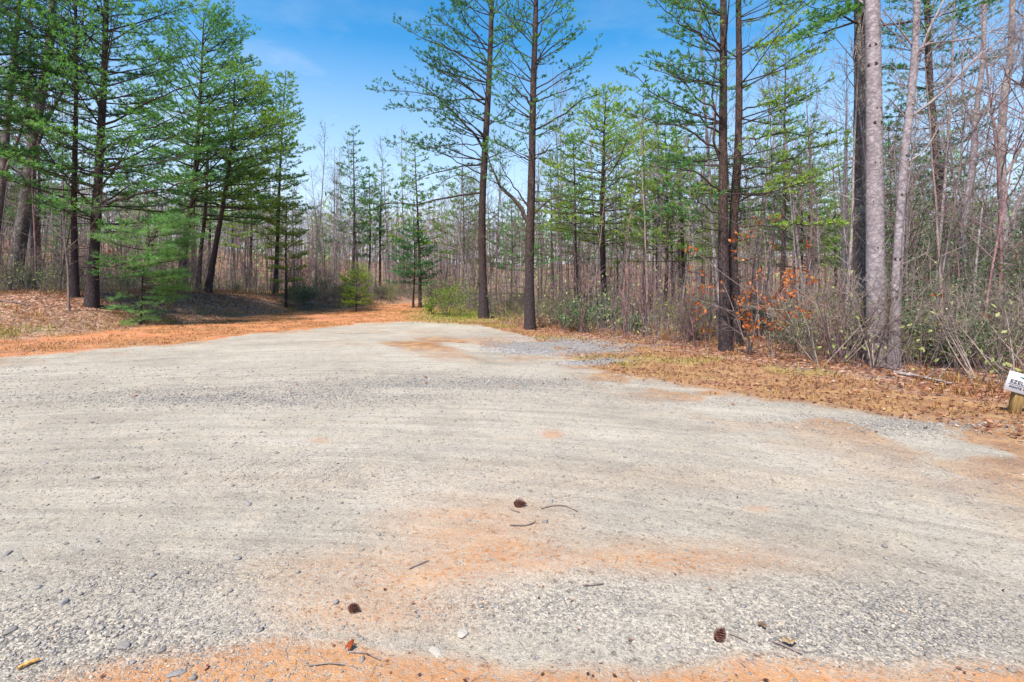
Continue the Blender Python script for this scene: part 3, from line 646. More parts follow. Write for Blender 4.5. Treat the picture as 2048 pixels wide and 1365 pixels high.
# --- left group
b0 = B(183, 18)
def exL(T, b, r):
    for pix, rr in [(((196, 410, 18), (270, 392, 17.6), (340, 375, 17.2), (420, 350, 16.8)), .055), (((205, 340, 18), (300, 330, 17.5), (400, 300, 17)), .045),
                    (((200, 300, 18), (290, 262, 17.6), (400, 215, 17)), .045), (((206, 250, 18), (330, 190, 17.4), (440, 150, 17)), .045),
                    (((190, 420, 18), (130, 350, 17), (60, 260, 16), (0, 205, 15.5)), .045), (((210, 230, 18), (150, 120, 17), (95, 20, 16.5)), .04),
                    (((188, 470, 18), (240, 462, 17.4), (300, 445, 17)), .035), (((180, 532, 18), (230, 532, 17.2), (290, 515, 16.6)), .035), (((182, 560, 18), (240, 556, 17.4), (300, 548, 17)), .02)]:
        limb_px(T, b, pix, rr, r, size=.1, step=.17, leaf_from=.28, tint=.5, sub=.8)
make_pine('pine_tree', 'large dark trunked pine on the left bank, long needled limbs reaching right over the bank', b0, [b0, Wp(190, 480, 18), Wp(200, 300, 18), Wp(210, 100, 18.2), Wp(214, -160, 18.2)], .19, r1=.05,
          z0=3.0, prof=[(0, 3.4), (.5, 3.6), (1, 1.8)], tilt=(8, 34), nlimb=84, size=.10, tint=.6, seed=11, extra=exL, dead=16, step=.17, dens=1.0, bend=.2)
b = B(150, 18.4)
make_pine('pine_tree', 'slim straight pine standing just left of the large dark trunked pine', b, [b, Wp(148, 400, 18.4), Wp(152, 200, 18.4), Wp(150, -120, 18.4)], .12, r1=.03,
          z0=3.8, prof=[(0, 2.2), (.5, 2.6), (1, 1.2)], tilt=(0, 35), nlimb=56, size=.10, tint=.6, seed=12, dead=14)
b = B(360, 25)
make_pine('pine_tree', 'broad full crowned pine with its pointed top against open sky at left', b, [b, Wp(372, 480, 25), Wp(388, 380, 25), Wp(400, 200, 25), Wp(408, 25, 25)], .20, r1=.02,
          z0=3.8, prof=[(0, 4.6), (.25, 4.9), (.6, 3.5), (.85, 2.4), (1, .3)], tilt=(-2, 38), nlimb=104, size=.115, tint=.6, seed=13, dead=8, step=.19, azb=(0, .22), sub=1.0, twig=.13)
b = B(415, 24.5)
make_pine('pine_tree', 'leaning reddish pine whose trunk tilts right beside the full crowned pine', b, [b, Wp(430, 500, 24.5), Wp(446, 410, 24.3), Wp(462, 300, 24), Wp(470, 160, 24)], .155, r1=.03,
          z0=4.0, prof=[(0, 3.2), (.4, 3.6), (1, 1.2)], tilt=(0, 30), nlimb=46, size=.125, tint=.6, seed=14, dead=8, step=.2, mat='needle_lime', azb=(0, .35), twig=.13)
b = B(396, 26.5)
make_pine('pine_tree', 'thin dark pine trunk between the full crowned and the leaning pines', b, [b, Wp(402, 500, 26.5), Wp(412, 400, 26.5), Wp(420, 180, 26.5)], .12, r1=.03,
          z0=5, prof=[(0, 2.), (1, .6)], tilt=(0, 30), nlimb=26, size=.12, tint=.5, seed=15)
b = B(551, 30)
make_pine('cedar_tree', 'slender spired evergreen at the left edge of the sky gap, bushier olive skirt below', b, [b, Wp(556, 450, 30), Wp(562, 300, 30), Wp(572, 140, 30)], .14, r1=.015,
          z0=3.6, prof=[(0, 1.5), (.15, 1.9), (.35, 1.2), (.7, 1.2), (1, .2)], tilt=(-8, 45), nlimb=64, size=.13, tint=.55, seed=16, mat='needle_lime', step=.16, twig=.12, dead=4)
b = B(572, 27)
make_pine('cedar_tree', 'low bushy olive cedar right of the slender spired evergreen', b, [b, Wp(572, 470, 27), Wp(574, 395, 27)], .07, r1=.01,
          z0=1.4, prof=[(0, .8), (.3, 1.3), (.7, 1.3), (1, .5)], tilt=(0, 40), nlimb=34, size=.12, tint=.65, seed=17, mat='juniper', step=.15, twig=.11, dead=4, leaf_from=.25, cones=0)
b = B(281, 17.8)
make_pine('white_pine', 'soft bright green young white pine with drooping boughs on the left bank', b, [b, Wp(288, 530, 17.8), Wp(312, 444, 17.8)], .035, r1=.012,
          z0=.3, prof=[(0, .5), (.2, 1.1), (.5, 1.6), (.85, 1.7), (1, 1.2)], tilt=(-18, 14), nlimb=54, size=.14, tint=.95, seed=18, mat='needle_blue', step=.1, dead=0, leaf_from=.2, nb=15, wd=.035, sub=.8, cones=0, azb=(.1, .55), twig=.09)
# far-left hardwoods
b = B(25, 22)
make_bare('hardwood_tree', 'thick grey bare tree leaning right at the far left edge', b, [b, Wp(52, 400, 22), Wp(72, 250, 22), Wp(100, 80, 22), Wp(112, -120, 22)], .27, .12,
          [(((60, 330, 22), (95, 240, 22), (140, 150, 22), (170, 30, 22)), .08), (((70, 270, 22), (40, 160, 22), (20, 30, 21)), .08)], 'dark_bark', 21, auto=12, autoz=(4, 12), autoL=2.6)
b = B(-30, 20)
make_bare('hardwood_tree', 'dark upright bare tree crossing the left border of the view', b, [b, Wp(0, 400, 20), Wp(18, 200, 20), Wp(40, 0, 20), Wp(50, -120, 20)], .16, .07,
          [(((5, 360, 20), (45, 250, 20), (75, 100, 20)), .06)], 'wood_bark', 22, auto=12, autoz=(4, 12), autoL=2.2, leafm='orange', leaf=(.12, 2, .08, .05))
b = B(-130, 17)
make_pine('pine_tree', 'dense pine beyond the left border with boughs hanging into the top left corner', b, [b, Wp(-115, 300, 17), Wp(-105, 0, 17), Wp(-100, -160, 17)], .2, r1=.05,
          z0=5.0, prof=[(0, 3.4), (.5, 4.0), (1, 2)], tilt=(0, 30), nlimb=80, size=.105, tint=.55, seed=23, azb=(0, .55))
b = B(138, 17)
make_bare('sapling_tree', 'thin pale crooked sapling in front of the dark pine at left', b, [b, Wp(136, 540, 17), Wp(129, 470, 17), Wp(138, 390, 17), Wp(136, 330, 17)], .035, .012,
          [(((132, 500, 17), (180, 455, 17), (215, 400, 17)), .014), (((129, 480, 17), (80, 430, 17), (50, 380, 17)), .014)], 'twig', 24, auto=5, autoz=(1.2, 3), autoL=.8, sides=8)

# --- centre pair
b = B(968, 21)
def exC1(T, b, r):
    kw = dict(size=.105, step=.2, leaf_from=.3, tint=.45, sub=1.0, dens=.8, twig=.17)
    for pix, rr in [(((966, 385, 21), (900, 395, 20.6), (830, 408, 20.2), (760, 408, 19.8), (705, 398, 19.5)), .05),
                    (((966, 330, 21), (915, 335, 20.6), (865, 348, 20.2), (800, 375, 19.9)), .04),
                    (((968, 300, 21), (935, 255, 21), (905, 225, 21), (850, 175, 21), (800, 160, 21)), .06),
                    (((972, 290, 21), (900, 290, 20.5), (830, 300, 20)), .028), (((978, 155, 21), (920, 110, 21), (850, 80, 21), (790, 45, 21)), .04),
                    (((976, 200, 21), (905, 200, 21), (820, 185, 20.5), (745, 180, 20)), .035), (((980, 110, 21), (930, 40, 21), (890, -20, 21)), .035),
                    (((972, 260, 21), (1010, 215, 21), (1040, 180, 21)), .025), (((974, 240, 21), (1020, 245, 21), (1060, 260, 21)), .02), (((972, 275, 21), (920, 235, 20.7), (860, 215, 20.3), (780, 215, 20)), .03), (((975, 215, 21), (915, 160, 21.4), (850, 125, 21.6)), .03), (((966, 350, 21), (900, 315, 21.5), (845, 290, 21.6), (775, 285, 21.6)), .03), (((968, 320, 21), (905, 270, 20.5), (850, 245, 20.2)), .025), (((980, 130, 21), (940, 75, 20.6), (880, 50, 20.4), (835, 55, 20.2)), .025), (((966, 370, 21), (925, 350, 20.6), (885, 365, 20.3), (850, 400, 20)), .022)]:
        limb_px(T, b, pix, rr, r, **kw)
make_pine('pine_tree', 'left of the two tall centre pines, long drooping limb sweeping left', b, [b, Wp(964, 500, 21), Wp(965, 400, 21), Wp(970, 300, 21), Wp(977, 180, 21), Wp(982, 60, 21), Wp(988, -160, 21)], .185, r1=.07,
          z0=6.5, z1=16, prof=[(0, 2.6), (.5, 3.0), (1, 1.8)], tilt=(10, 42), nlimb=52, size=.115, tint=.45, seed=31, extra=exC1, dead=16, dens=.8, sub=1.0, step=.22, leaf_from=.35, azb=(3.14, .35), twig=.17)
b = B(1060, 16.5)
def exC2(T, b, r):
    kw = dict(size=.088, step=.2, leaf_from=.35, tint=.45, sub=.9, dens=.8, twig=.15)
    for pix, rr in [(((1058, 445, 16.5), (1020, 395, 16.5), (990, 350, 16.5), (972, 300, 16.6)), .085), (((1060, 420, 16.5), (1015, 350, 16.4), (985, 290, 16.4)), .03),
                    (((1066, 430, 16.5), (1100, 400, 16.3), (1150, 385, 16), (1200, 370, 16)), .035), (((1070, 260, 16.5), (1120, 235, 16.4), (1175, 195, 16.3), (1230, 180, 16.2)), .035),
                    (((1064, 215, 16.5), (1020, 165, 16.5), (985, 130, 16.5)), .035), (((1070, 130, 16.5), (1110, 90, 16.5), (1160, 60, 16.5)), .03),
                    (((1070, 80, 16.5), (1100, 30, 16.5), (1130, -30, 16.5)), .03), (((1068, 150, 16.5), (1030, 90, 16.5), (1010, 20, 16.5)), .03),
                    (((1068, 450, 16.5), (1085, 480, 16.2), (1095, 520, 16), (1098, 560, 15.9)), .02), (((1066, 400, 16.5), (1110, 425, 16.3), (1140, 470, 16.1)), .018), (((1062, 320, 16.5), (1020, 310, 16.3), (975, 300, 16)), .018), (((1068, 180, 16.5), (1120, 150, 16.7), (1170, 120, 16.8), (1200, 95, 16.9)), .026), (((1066, 235, 16.5), (1025, 190, 16.8), (1000, 150, 17)), .024), (((1070, 320, 16.5), (1110, 290, 16.2), (1150, 285, 16)), .02), (((1070, 60, 16.5), (1035, 10, 16.3), (1010, -40, 16.2)), .024)]:
        limb_px(T, b, pix, rr, r, **kw)
make_pine('pine_tree', 'right of the two tall centre pines, thick forked limb rising left', b, [b, Wp(1059, 500, 16.5), Wp(1063, 380, 16.5), Wp(1066, 200, 16.5), Wp(1072, 0, 16.5), Wp(1072, -150, 16.5)], .165, r1=.06,
          z0=5.5, z1=12.6, prof=[(0, 1.7), (.5, 1.9), (1, 1.2)], tilt=(12, 45), nlimb=48, size=.10, tint=.45, seed=32, extra=exC2, dead=18, dens=.8, sub=1.0, step=.2, leaf_from=.38, twig=.15)
b = B(1210, 20.5)
make_pine('pine_tree', 'short layered pine with flat green boughs between the centre pair and the twin trunks', b, [b, Wp(1203, 450, 20.5), Wp(1206, 330, 20.5), Wp(1212, 185, 20.5)], .14, r1=.02,
          z0=3.0, prof=[(0, 2.2), (.3, 2.7), (.7, 2.0), (1, .3)], tilt=(-2, 35), nlimb=62, size=.115, tint=.65, seed=33, mat='needle_lime', dead=12, step=.19, twig=.12)
b = B(1153, 18)
make_pine('pine_tree', 'very thin straight pine pole right of the centre pair', b, [b, Wp(1150, 400, 18), Wp(1146, 270, 18)], .07, r1=.012,
          z0=3.4, prof=[(0, 1.2), (1, .4)], tilt=(0, 35), nlimb=28, size=.1, tint=.6, seed=34, mat='needle_lime', dead=14)
# --- right twin trunks
b = B(1452, 11.4)
def exR1(T, b, r):
    kw = dict(size=.085, step=.15, leaf_from=.3, tint=.5, sub=.6, dens=.85, twig=.095)
    for pix, rr in [(((1448, 245, 11.4), (1400, 200, 11.3), (1345, 155, 11.2), (1295, 110, 11.1)), .026), (((1447, 270, 11.4), (1390, 235, 11.2), (1320, 195, 11), (1250, 140, 10.8)), .028),
                    (((1446, 310, 11.4), (1390, 270, 11.2), (1320, 245, 11), (1235, 220, 10.9)), .028), (((1446, 385, 11.4), (1380, 345, 11.2), (1290, 330, 11)), .026),
                    (((1448, 120, 11.4), (1400, 75, 11.3), (1340, 30, 11.2), (1290, -20, 11)), .028), (((1446, 430, 11.4), (1390, 400, 11.1), (1330, 380, 10.9)), .022),
                    (((1447, 345, 11.4), (1425, 250, 11.3), (1428, 120, 11.2), (1405, 0, 11.2)), .03), (((1448, 460, 11.4), (1400, 450, 11.1), (1340, 420, 10.9), (1290, 430, 10.8)), .018)]:
        limb_px(T, b, pix, rr, r, **kw)
make_pine('pine_tree', 'left trunk of the two close pines at right, limbs rising to the left', b, [b, Wp(1447, 500, 11.4), Wp(1446, 300, 11.4), Wp(1447, 100, 11.4), Wp(1446, -260, 11.4)], .125, r1=.05,
          z0=4.2, z1=10.2, prof=[(0, 1.5), (.5, 2.0), (1, 1.2)], tilt=(5, 40), nlimb=30, size=.08, tint=.5, seed=41, extra=exR1, dead=16, dens=.8, sub=.75, step=.17, azb=(3.14, .5), r_limb=.028, twig=.095)
b = B(1476, 12.0)
def exR2(T, b, r):
    kw = dict(size=.09, step=.14, leaf_from=.25, tint=.62, sub=.6, dens=.9, twig=.095)
    for pix, rr in [(((1478, 95, 12), (1520, 95, 11.9), (1560, 90, 11.8)), .02), (((1478, 225, 12), (1540, 205, 11.8), (1600, 180, 11.6)), .024),
                    (((1476, 280, 12), (1560, 270, 11.7), (1640, 265, 11.5), (1690, 270, 11.4)), .028), (((1474, 345, 12), (1560, 325, 11.7), (1620, 300, 11.5), (1690, 290, 11.4)), .026),
                    (((1474, 405, 12), (1550, 380, 11.7), (1640, 370, 11.5)), .024), (((1472, 455, 12), (1540, 450, 11.7), (1620, 452, 11.5), (1690, 448, 11.4)), .022), (((1473, 360, 12), (1540, 345, 12.5), (1590, 330, 13)), .02)]:
        limb_px(T, b, pix, rr, r, **kw)
make_pine('pine_tree', 'right trunk of the two close pines at right, flat green boughs reaching right', b, [b, Wp(1466, 500, 12), Wp(1474, 350, 12), Wp(1478, 200, 12), Wp(1477, 0, 12), Wp(1474, -220, 12)], .12, r1=.045,
          z0=3.6, z1=10.2, prof=[(0, 1.9), (.5, 1.8), (1, 1.2)], tilt=(-2, 32), nlimb=34, size=.085, tint=.6, seed=42, extra=exR2, dead=12, dens=.85, sub=.75, step=.17, azb=(0, .5), r_limb=.026, mat='needle_lime', twig=.095)
b = B(1463, 12.6)
make_pine('pine_tree', 'slim crooked pine stem squeezed behind the two close trunks at right', b, [b, Wp(1460, 520, 12.6), Wp(1463, 400, 12.6), Wp(1470, 300, 12.6)], .06, r1=.015, z0=3, prof=[(0, .9), (1, .4)], nlimb=14, size=.08, seed=43, dead=6)
# --- right pale trunks
b = B(1724, 11.4)
def exR3(T, b, r):
    limb_px(T, b, ((1722, 10, 11.4), (1690, 20, 10.8), (1660, 45, 10.4), (1625, 62, 10.1), (1602, 75, 10)), .028, r, size=.11, step=.12, leaf_from=.3, tint=.5, sub=.6, dens=1.)
    limb_px(T, b, ((1722, 0, 11.4), (1660, 10, 11), (1600, 8, 10.6), (1550, 0, 10.4)), .015, r, size=.1, step=.3, leaf_from=.6, tint=.5, sub=.5, dens=.6)
make_pine('pine_tree', 'tall dark lichen flecked trunk standing directly behind the big pale trunk', b, [b, Wp(1722, 400, 11.4), Wp(1722, 100, 11.4), Wp(1720, -260, 11.4)], .16, r1=.12,
          z0=7.4, z1=10.5, prof=[(0, 2.4), (1, 1.6)], tilt=(0, 30), nlimb=14, size=.1, seed=51, extra=exR3, dead=8, bark='dark_bark', mat='needle')
b = B(1757, 9.3)
make_bare('poplar_tree', 'big pale grey trunk dotted with dark knots at right', b, [b, Wp(1752, 600, 9.3), Wp(1750, 400, 9.3), Wp(1748, 200, 9.3), Wp(1745, 0, 9.3), Wp(1742, -260, 9.3)], .165, .10,
          [(((1746, 20, 9.3), (1780, 60, 9.3), (1810, 80, 9.3)), .02)], 'pale_bark', 52, knots=22, auto=3, autoz=(6, 8), autoL=1.6, sides=24, rough=.018)
b = B(1787, 9.0)
make_bare('poplar_tree', 'slimmer pale trunk that forks high up, right of the big knotted trunk', b, [b, Wp(1792, 600, 9.0), Wp(1800, 450, 9.0), Wp(1810, 300, 9.0), Wp(1822, 200, 9.0), Wp(1832, 60, 9.0), Wp(1838, -150, 9.0)], .092, .045,
          [(((1822, 215, 9), (1835, 130, 9), (1858, 60, 9), (1888, 0, 9), (1910, -60, 9)), .035), (((1820, 235, 9), (1880, 190, 8.9), (1960, 110, 8.8), (2060, 50, 8.7)), .028),
           (((1830, 120, 9), (1850, 90, 8.9), (1950, 75, 8.8), (2060, 30, 8.7)), .018), (((1818, 245, 9), (1790, 210, 9), (1768, 190, 9)), .018), (((1806, 330, 9), (1850, 300, 9.1), (1880, 250, 9.1)), .02), (((1824, 90, 9), (1800, 60, 9), (1765, 20, 9)), .018)],
          'pale_bark', 53, knots=12, auto=4, autoz=(4, 7), autoL=.9, sides=18, rough=.02)
b = B(1926, 17)
make_bare('birch_tree', 'white barked slender trunk rising from the evergreen thicket at far right', b, [b, Wp(1925, 600, 17), Wp(1928, 450, 17), Wp(1945, 330, 17), Wp(1952, 230, 17), Wp(1966, 110, 17), Wp(1970, -60, 17)], .13, .05,
          [(((1930, 420, 17), (1900, 330, 17), (1880, 290, 17)), .045), (((1950, 250, 17), (1985, 200, 17), (2030, 120, 17), (2050, 30, 17)), .055), (((1950, 260, 17), (1925, 180, 17), (1930, 60, 17)), .045),
           (((1940, 440, 17), (1990, 425, 17), (2050, 380, 17)), .03)], 'pale_bark', 54, knots=10, auto=10, autoz=(4, 11), autoL=2.)
b = B(2012, 15)
make_bare('hardwood_tree', 'dark twisting double stemmed bare tree near the right border', b, [b, Wp(2008, 440, 15), Wp(2003, 350, 15), Wp(2006, 220, 15), Wp(2022, 100, 15), Wp(2026, -60, 15)], .16, .06,
          [(((2005, 380, 15), (1998, 280, 15), (1980, 220, 15)), .06), (((2024, 460, 15), (2030, 420, 15), (2050, 385, 15), (2100, 330, 15)), .07), (((2005, 360, 15), (2040, 300, 15), (2070, 240, 15)), .05)], 'grey_bark', 55, auto=14, autoz=(3, 9), autoL=1.8)
b = B(1888, 19)
make_pine('pine_tree', 'dark shaggy pine between the forked pale trunk and the white barked one', b, [b, Wp(1884, 450, 19), Wp(1876, 330, 19), Wp(1860, 180, 19), Wp(1856, 60, 19), Wp(1850, -100, 19)], .2, r1=.08,
          z0=5.0, prof=[(0, 1.6), (.4, 2.2), (1, 1.6)], tilt=(0, 30), nlimb=50, size=.12, tint=.4, seed=56, dead=10, mat='needle_blue')
b = B(1690, 14)
make_bare('poplar_tree', 'slender pale straight tree left of the dark lichen flecked trunk', b, [b, Wp(1688, 450, 14), Wp(1690, 330, 14), Wp(1694, 200, 14)], .07, .02, [], 'pale_bark', 57, auto=16, autoz=(3.4, 6.4), autoL=1.2, sides=12)
b = B(1812, 12.5)
make_bare('sapling_tree', 'straight thin grey stem just right of the forked pale trunk', b, [b, Wp(1814, 450, 12.5), Wp(1816, 250, 12.5)], .03, .015, [], 'grey_bark', 58, auto=10, autoz=(2.4, 5), autoL=.8, sides=8)
b = B(2180, 11)
make_bare('hardwood_tree', 'bare hardwood beyond the right border with twigs reaching into view', b, [b, Wp(2170, 300, 11), Wp(2180, 0, 11), Wp(2185, -200, 11)], .16, .07,
          [(((2170, 300, 11), (2080, 200, 11), (2010, 150, 11)), .05), (((2170, 200, 11), (2100, 80, 11), (2030, 20, 11)), .05)], 'grey_bark', 59, auto=12, autoz=(3, 9), autoL=1.6)

b = B(1868, 13.5)
make_bare('beech_tree', 'thin leaning tree holding buff yellow leaves high at right, before the shaggy pine', b, [b, Wp(1880, 480, 13.5), Wp(1895, 300, 13.5), Wp(1905, 120, 13.5), Wp(1910, -40, 13.5)], .05, .02, [], 'grey_bark', 71, auto=22, autoz=(3.2, 8.6), autoL=1.5, sides=9, leafm='buff', leaf=(.32, 4, .06, .035, .2))
b = B(1790, 15)
make_bare('beech_tree', 'small tree with buff orange leaves showing between the pale trunks', b, [b, Wp(1795, 450, 15), Wp(1790, 330, 15), Wp(1786, 260, 15)], .04, .015, [], 'grey_bark', 72, auto=14, autoz=(3, 6), autoL=1.1, sides=9, leafm='buff', leaf=(.4, 4, .06, .035, .2))
b = B(62, 27)
make_bare('oak_tree', 'oak holding rusty red leaves high in the top left corner', b, [b, Wp(58, 300, 27), Wp(60, 100, 27), Wp(55, -60, 27)], .12, .05, [], 'wood_bark', 73, auto=22, autoz=(8, 16), autoL=2.8, sides=9, leafm='orange', leaf=(.3, 5, .11, .07, .3))
# --- distance: named shapes in the gap
def far_pine(name, label, px, Y, apex, rad, seed, mat='needle', **kw):
    b = B(px, Y); hgt = Wp(px, apex, Y)
    a = dict(z0=(hgt[2] - b[2]) * .3, prof=[(0, rad), (.4, rad * .85), (1, .15)], tilt=(0, 30), nlimb=54, size=.17, tint=.5, step=.24, twig=.17, dead=6, r_limb=.03, cones=0, nb=10); a.update(kw)
    return make_pine(name, label, b, [b, (b + hgt) / 2 + np.array([.1, 0, 0]), hgt], (.012 * (hgt[2] - b[2])), r1=.015, seed=seed, mat=mat, **a)
far_pine('pine_tree', 'cone topped pine standing tallest in the middle of the sky gap', 706, 42, 250, 2.2, 61)
far_pine('pine_tree', 'thin scraggly pine just right of the cone topped pine in the gap', 738, 44, 338, 1.8, 62, dens=.6)
far_pine('white_pine', 'bluish green young pine beyond the end of the red road', 826, 31, 440, 1.7, 63, 'needle_blue', z0=1.4, nlimb=60, size=.15, twig=.14, leaf_from=.15)
far_pine('pine_tree', 'green topped pine directly behind the left centre pine', 925, 36, 335, 2.4, 64, 'needle_lime')
far_pine('pine_tree', 'pine filling the gap between the centre pair, far behind', 1022, 38, 395, 2.4, 65)
far_pine('pine_tree', 'flat boughed pine behind the layered pine, toward the twin trunks', 1330, 20, 250, 2.4, 66, 'needle_lime', size=.12, twig=.13, step=.2)
far_pine('pine_tree', 'rounded green pine low behind the right side of the twin trunks', 1600, 26, 330, 3.0, 67, 'needle_lime')
far_pine('pine_tree', 'green pine behind the big pale trunk', 1790, 24, 280, 2.8, 68, 'needle_blue')
far_pine('pine_tree', 'dark pine behind the bare tree at the far left', 75, 32, 170, 3.2, 69)
far_pine('pine_tree', 'small pine between the slender evergreen and the full crowned pine', 500, 36, 300, 2.2, 70, 'needle_lime')

# ------------------------------------------------------------------ shrubs and saplings
def make_shrub(name, label, cat, loc, H, rad, stems, leafm, leaf, bark, seed, group=None, lvl=1, spread=.5, leafname='foliage', fr=1.):
    r = np.random.default_rng(seed); T = Tree(); tips = []
    for i in range(stems):
        a = r.random() * 6.283; d = np.array([math.cos(a) * spread, math.sin(a) * spread, 1.]); p = np.array([math.cos(a), math.sin(a), 0]) * rad * .15 * r.random(); p[2] = -.03
        bare_branch(T, p, d, H * (.6 + .4 * r.random()), .006 + .006 * H, r, lvl, .15, tips, .0028, (4, 8), (25, 60))
    root = thing(name, label, cat, loc, r.random() * 6, group)
    T.br.build('stems', M[bark], root)
    if leafm: add_leaves(tips, r, fr, *leaf).build(leafname, M[leafm], root, smooth=False)
    return root
def on(px, Y): q = P(px, Y); return tuple(q)
# lime shrubs by the road end
make_shrub('shrub', 'bright lime green shrub at the end of the red road, left of the centre pines', 'shrub', on(893, 23), 1.35, .5, 9, 'lime', (5, .07, .04, .12), 'twig', 101)
make_shrub('shrub', 'small lime shrub with a single stem, right beside the left centre pine', 'shrub', on(921, 22), 1.2, .4, 3, 'lime', (5, .07, .045, .1), 'twig', 102)
make_shrub('shrub', 'low lime green shrub where the red road meets the verge', 'shrub', on(868, 24), .8, .5, 8, 'lime', (5, .06, .04, .1), 'twig', 103)
b = B(712, 27)
make_pine('pine_sapling', 'bright yellow green pine sapling on the far bank of the red road', b, [b, Wp(714, 560, 27), Wp(718, 535, 27)], .03, r1=.008, z0=.25, prof=[(0, .7), (.5, .8), (1, .2)], tilt=(0, 40), nlimb=34, size=.13, tint=.8, seed=104, mat='lime', step=.1, dead=0, leaf_from=.1, cones=0, nb=9, wd=.07, twig=.09, cat='sapling')
make_shrub('shrub', 'glossy green leafy shrub on the bank below the spired evergreen', 'shrub', on(596, 27), 1.3, .6, 9, 'holly', (5, .075, .045, .15), 'twig', 105)
make_shrub('shrub', 'green laurel clump at the foot of the layered pine', 'shrub', on(1210, 17), .75, .6, 10, 'holly', (5, .07, .04, .12), 'twig', 106)
make_shrub('shrub', 'low green laurel clump right of the layered pine foot', 'shrub', on(1262, 15.5), .5, .5, 8, 'holly', (5, .06, .04, .12), 'twig', 107)
make_shrub('shrub', 'green evergreen bush with orange leaves in front of the white barked trunk', 'shrub', on(1905, 9.4), 1.05, .8, 12, 'holly', (6, .05, .032, .12), 'twig', 108)
make_shrub('shrub', 'evergreen bush near the sign with sparse green leaves', 'shrub', on(1975, 8.9), .9, .6, 8, 'holly', (5, .05, .03, .12), 'twig', 109)
# oak with clinging orange leaves
def oak(label, loc, H, seed, fr, name='oak_sapling', per=4, st=3):
    return make_shrub(name, label, 'sapling', loc, H, .5, st, 'orange', (per, .09, .055, .12), 'twig', seed, spread=.35, fr=fr)
oak('young oak holding orange leaves in front of the twin pine trunks', on(1500, 10.9), 2.6, 111, .5, per=6)
oak('short oak holding orange leaves near the ground right of the twin trunks', on(1548, 10.2), 1.5, 112, .5, per=6)
oak('oak sapling with orange leaves beside the evergreen bush at right', on(1885, 9.2), 1.3, 113, .12, st=2)
oak('red leaved oak sapling on the bank in the gap', on(668, 29), 2.4, 114, .35, per=5)
oak('distant young oak with rusty leaves behind the white pine in the gap', on(860, 34), 5.0, 115, .12)
oak('rusty leaved young tree just left of the left centre pine', on(945, 33), 5.6, 116, .12)
# holly thicket
for i, (px, Y, H, lab) in enumerate([(1850, 15.5, 3.4, 'dark holly filling the gap right of the forked pale trunk'), (1900, 18, 3.6, 'tall holly behind the white barked trunk, left side'), (1965, 16, 3.2, 'dark holly right of the white barked trunk'),
                                     (2030, 14, 3.0, 'dark holly by the right border behind the sign'), (2110, 13, 2.8, 'holly outside the right border'), (1800, 19, 3.0, 'holly seen between the pale trunks'), (1868, 12.5, 1.9, 'knee to shoulder high laurel before the tall holly')]):
    make_shrub('holly_tree', lab, 'holly', on(px, Y), H, 1., 16, 'holly', (5, .075, .042, .22), 'twig', 120 + i, spread=.6)
# bare brush prototypes
def group_copies(protos, spots, labels, sc=(.7, 1.3), tilt=0):
    for i, (px, Y) in enumerate(spots):
        p = protos[i % len(protos)]; q = P(px, Y); s_ = sc[0] + (sc[1] - sc[0]) * rng.random()
        if i < len(protos): p.location = tuple(q); p.rotation_euler[2] = rng.random() * 6.28; p.scale = (s_,) * 3
        else: p = dup(p, tuple(q), rng.random() * 6.28, s_)
        if tilt: a_ = R(tilt) * rng.normal() * (3 if rng.random() < .06 else 1); p.rotation_euler[0] = a_; p.rotation_euler[1] = R(tilt) * rng.normal()
def spots(n, pa, pb, fY):
    o_ = []
    for i in range(n):
        px = pa + (pb - pa) * rng.random(); o_.append((px, fY(px)))
    return o_
edge = lambda px: float(rdY(px))
pr = [make_shrub('brush', 'thin reddish bare brush stems at the forest edge right of the centre pines', 'brush', (0, 0, 0), 1.8 + .22 * i, .5, 2 + i % 3, None, None, 'red_stem', 140 + i, 'reddish bare brush stems along the forest edge', lvl=2, spread=.13) for i in range(6)]
group_copies(pr, spots(78, 1075, 1700, lambda px: edge(px) + .5 + 10 * rng.random() ** 1.1), None, (.4, 1.05))
pr = [make_shrub('brush', 'tangled pale grey bare bush at the right border thicket', 'brush', (0, 0, 0), 1.9, .6, 5, None, None, 'pale_twig', 150 + i, 'pale tangled bare bushes at the right border', lvl=1, spread=.8) for i in range(3)]
group_copies(pr, spots(9, 1890, 2150, lambda px: edge(px) + 1.5 + 3.5 * rng.random()) + spots(6, 1560, 1760, lambda px: edge(px) + .8 + 2.5 * rng.random()), None, (.6, 1.1))
pr = [make_shrub('brush', 'small leafy yellow green bush on the forest edge', 'bush', (0, 0, 0), .9, .4, 5, 'lime', (3, .05, .03, .1), 'twig', 160 + i, 'small leafy bushes scattered along the forest edge', lvl=1, spread=.4, fr=.5) for i in range(3)]
group_copies(pr, spots(26, 850, 1120, lambda px: edge(px) + 1.5 + 9 * rng.random()) + spots(34, 1120, 1900, lambda px: edge(px) + 2 + 11 * rng.random()) + spots(24, 560, 840, lambda px: edge(px) + .6 + 4 * rng.random()) + spots(14, 0, 520, lambda px: edge(px) + 6 + 8 * rng.random()), None, (.5, 1.2))
pr = [make_shrub('bush', 'dull green laurel bush in the undergrowth', 'bush', (0, 0, 0), .9, .5, 8, 'holly', (4, .06, .035, .14), 'twig', 170 + i, 'dull green laurel bushes in the undergrowth', lvl=1, spread=.6) for i in range(3)]
group_copies(pr, spots(18, 1120, 1950, lambda px: edge(px) + 1.4 + 8 * rng.random()) + spots(14, 560, 960, lambda px: edge(px) + 1.5 + 8 * rng.random()) + spots(12, -50, 520, lambda px: edge(px) + 5 + 10 * rng.random()) , None, (.4, 1.3))
pr = [make_shrub('brush', 'thin grey bare brush on the left bank and far bank', 'brush', (0, 0, 0), 1.8, .5, 4, None, None, 'twig', 180 + i, 'grey bare brush stems on the left and far banks', lvl=1, spread=.25) for i in range(4)]
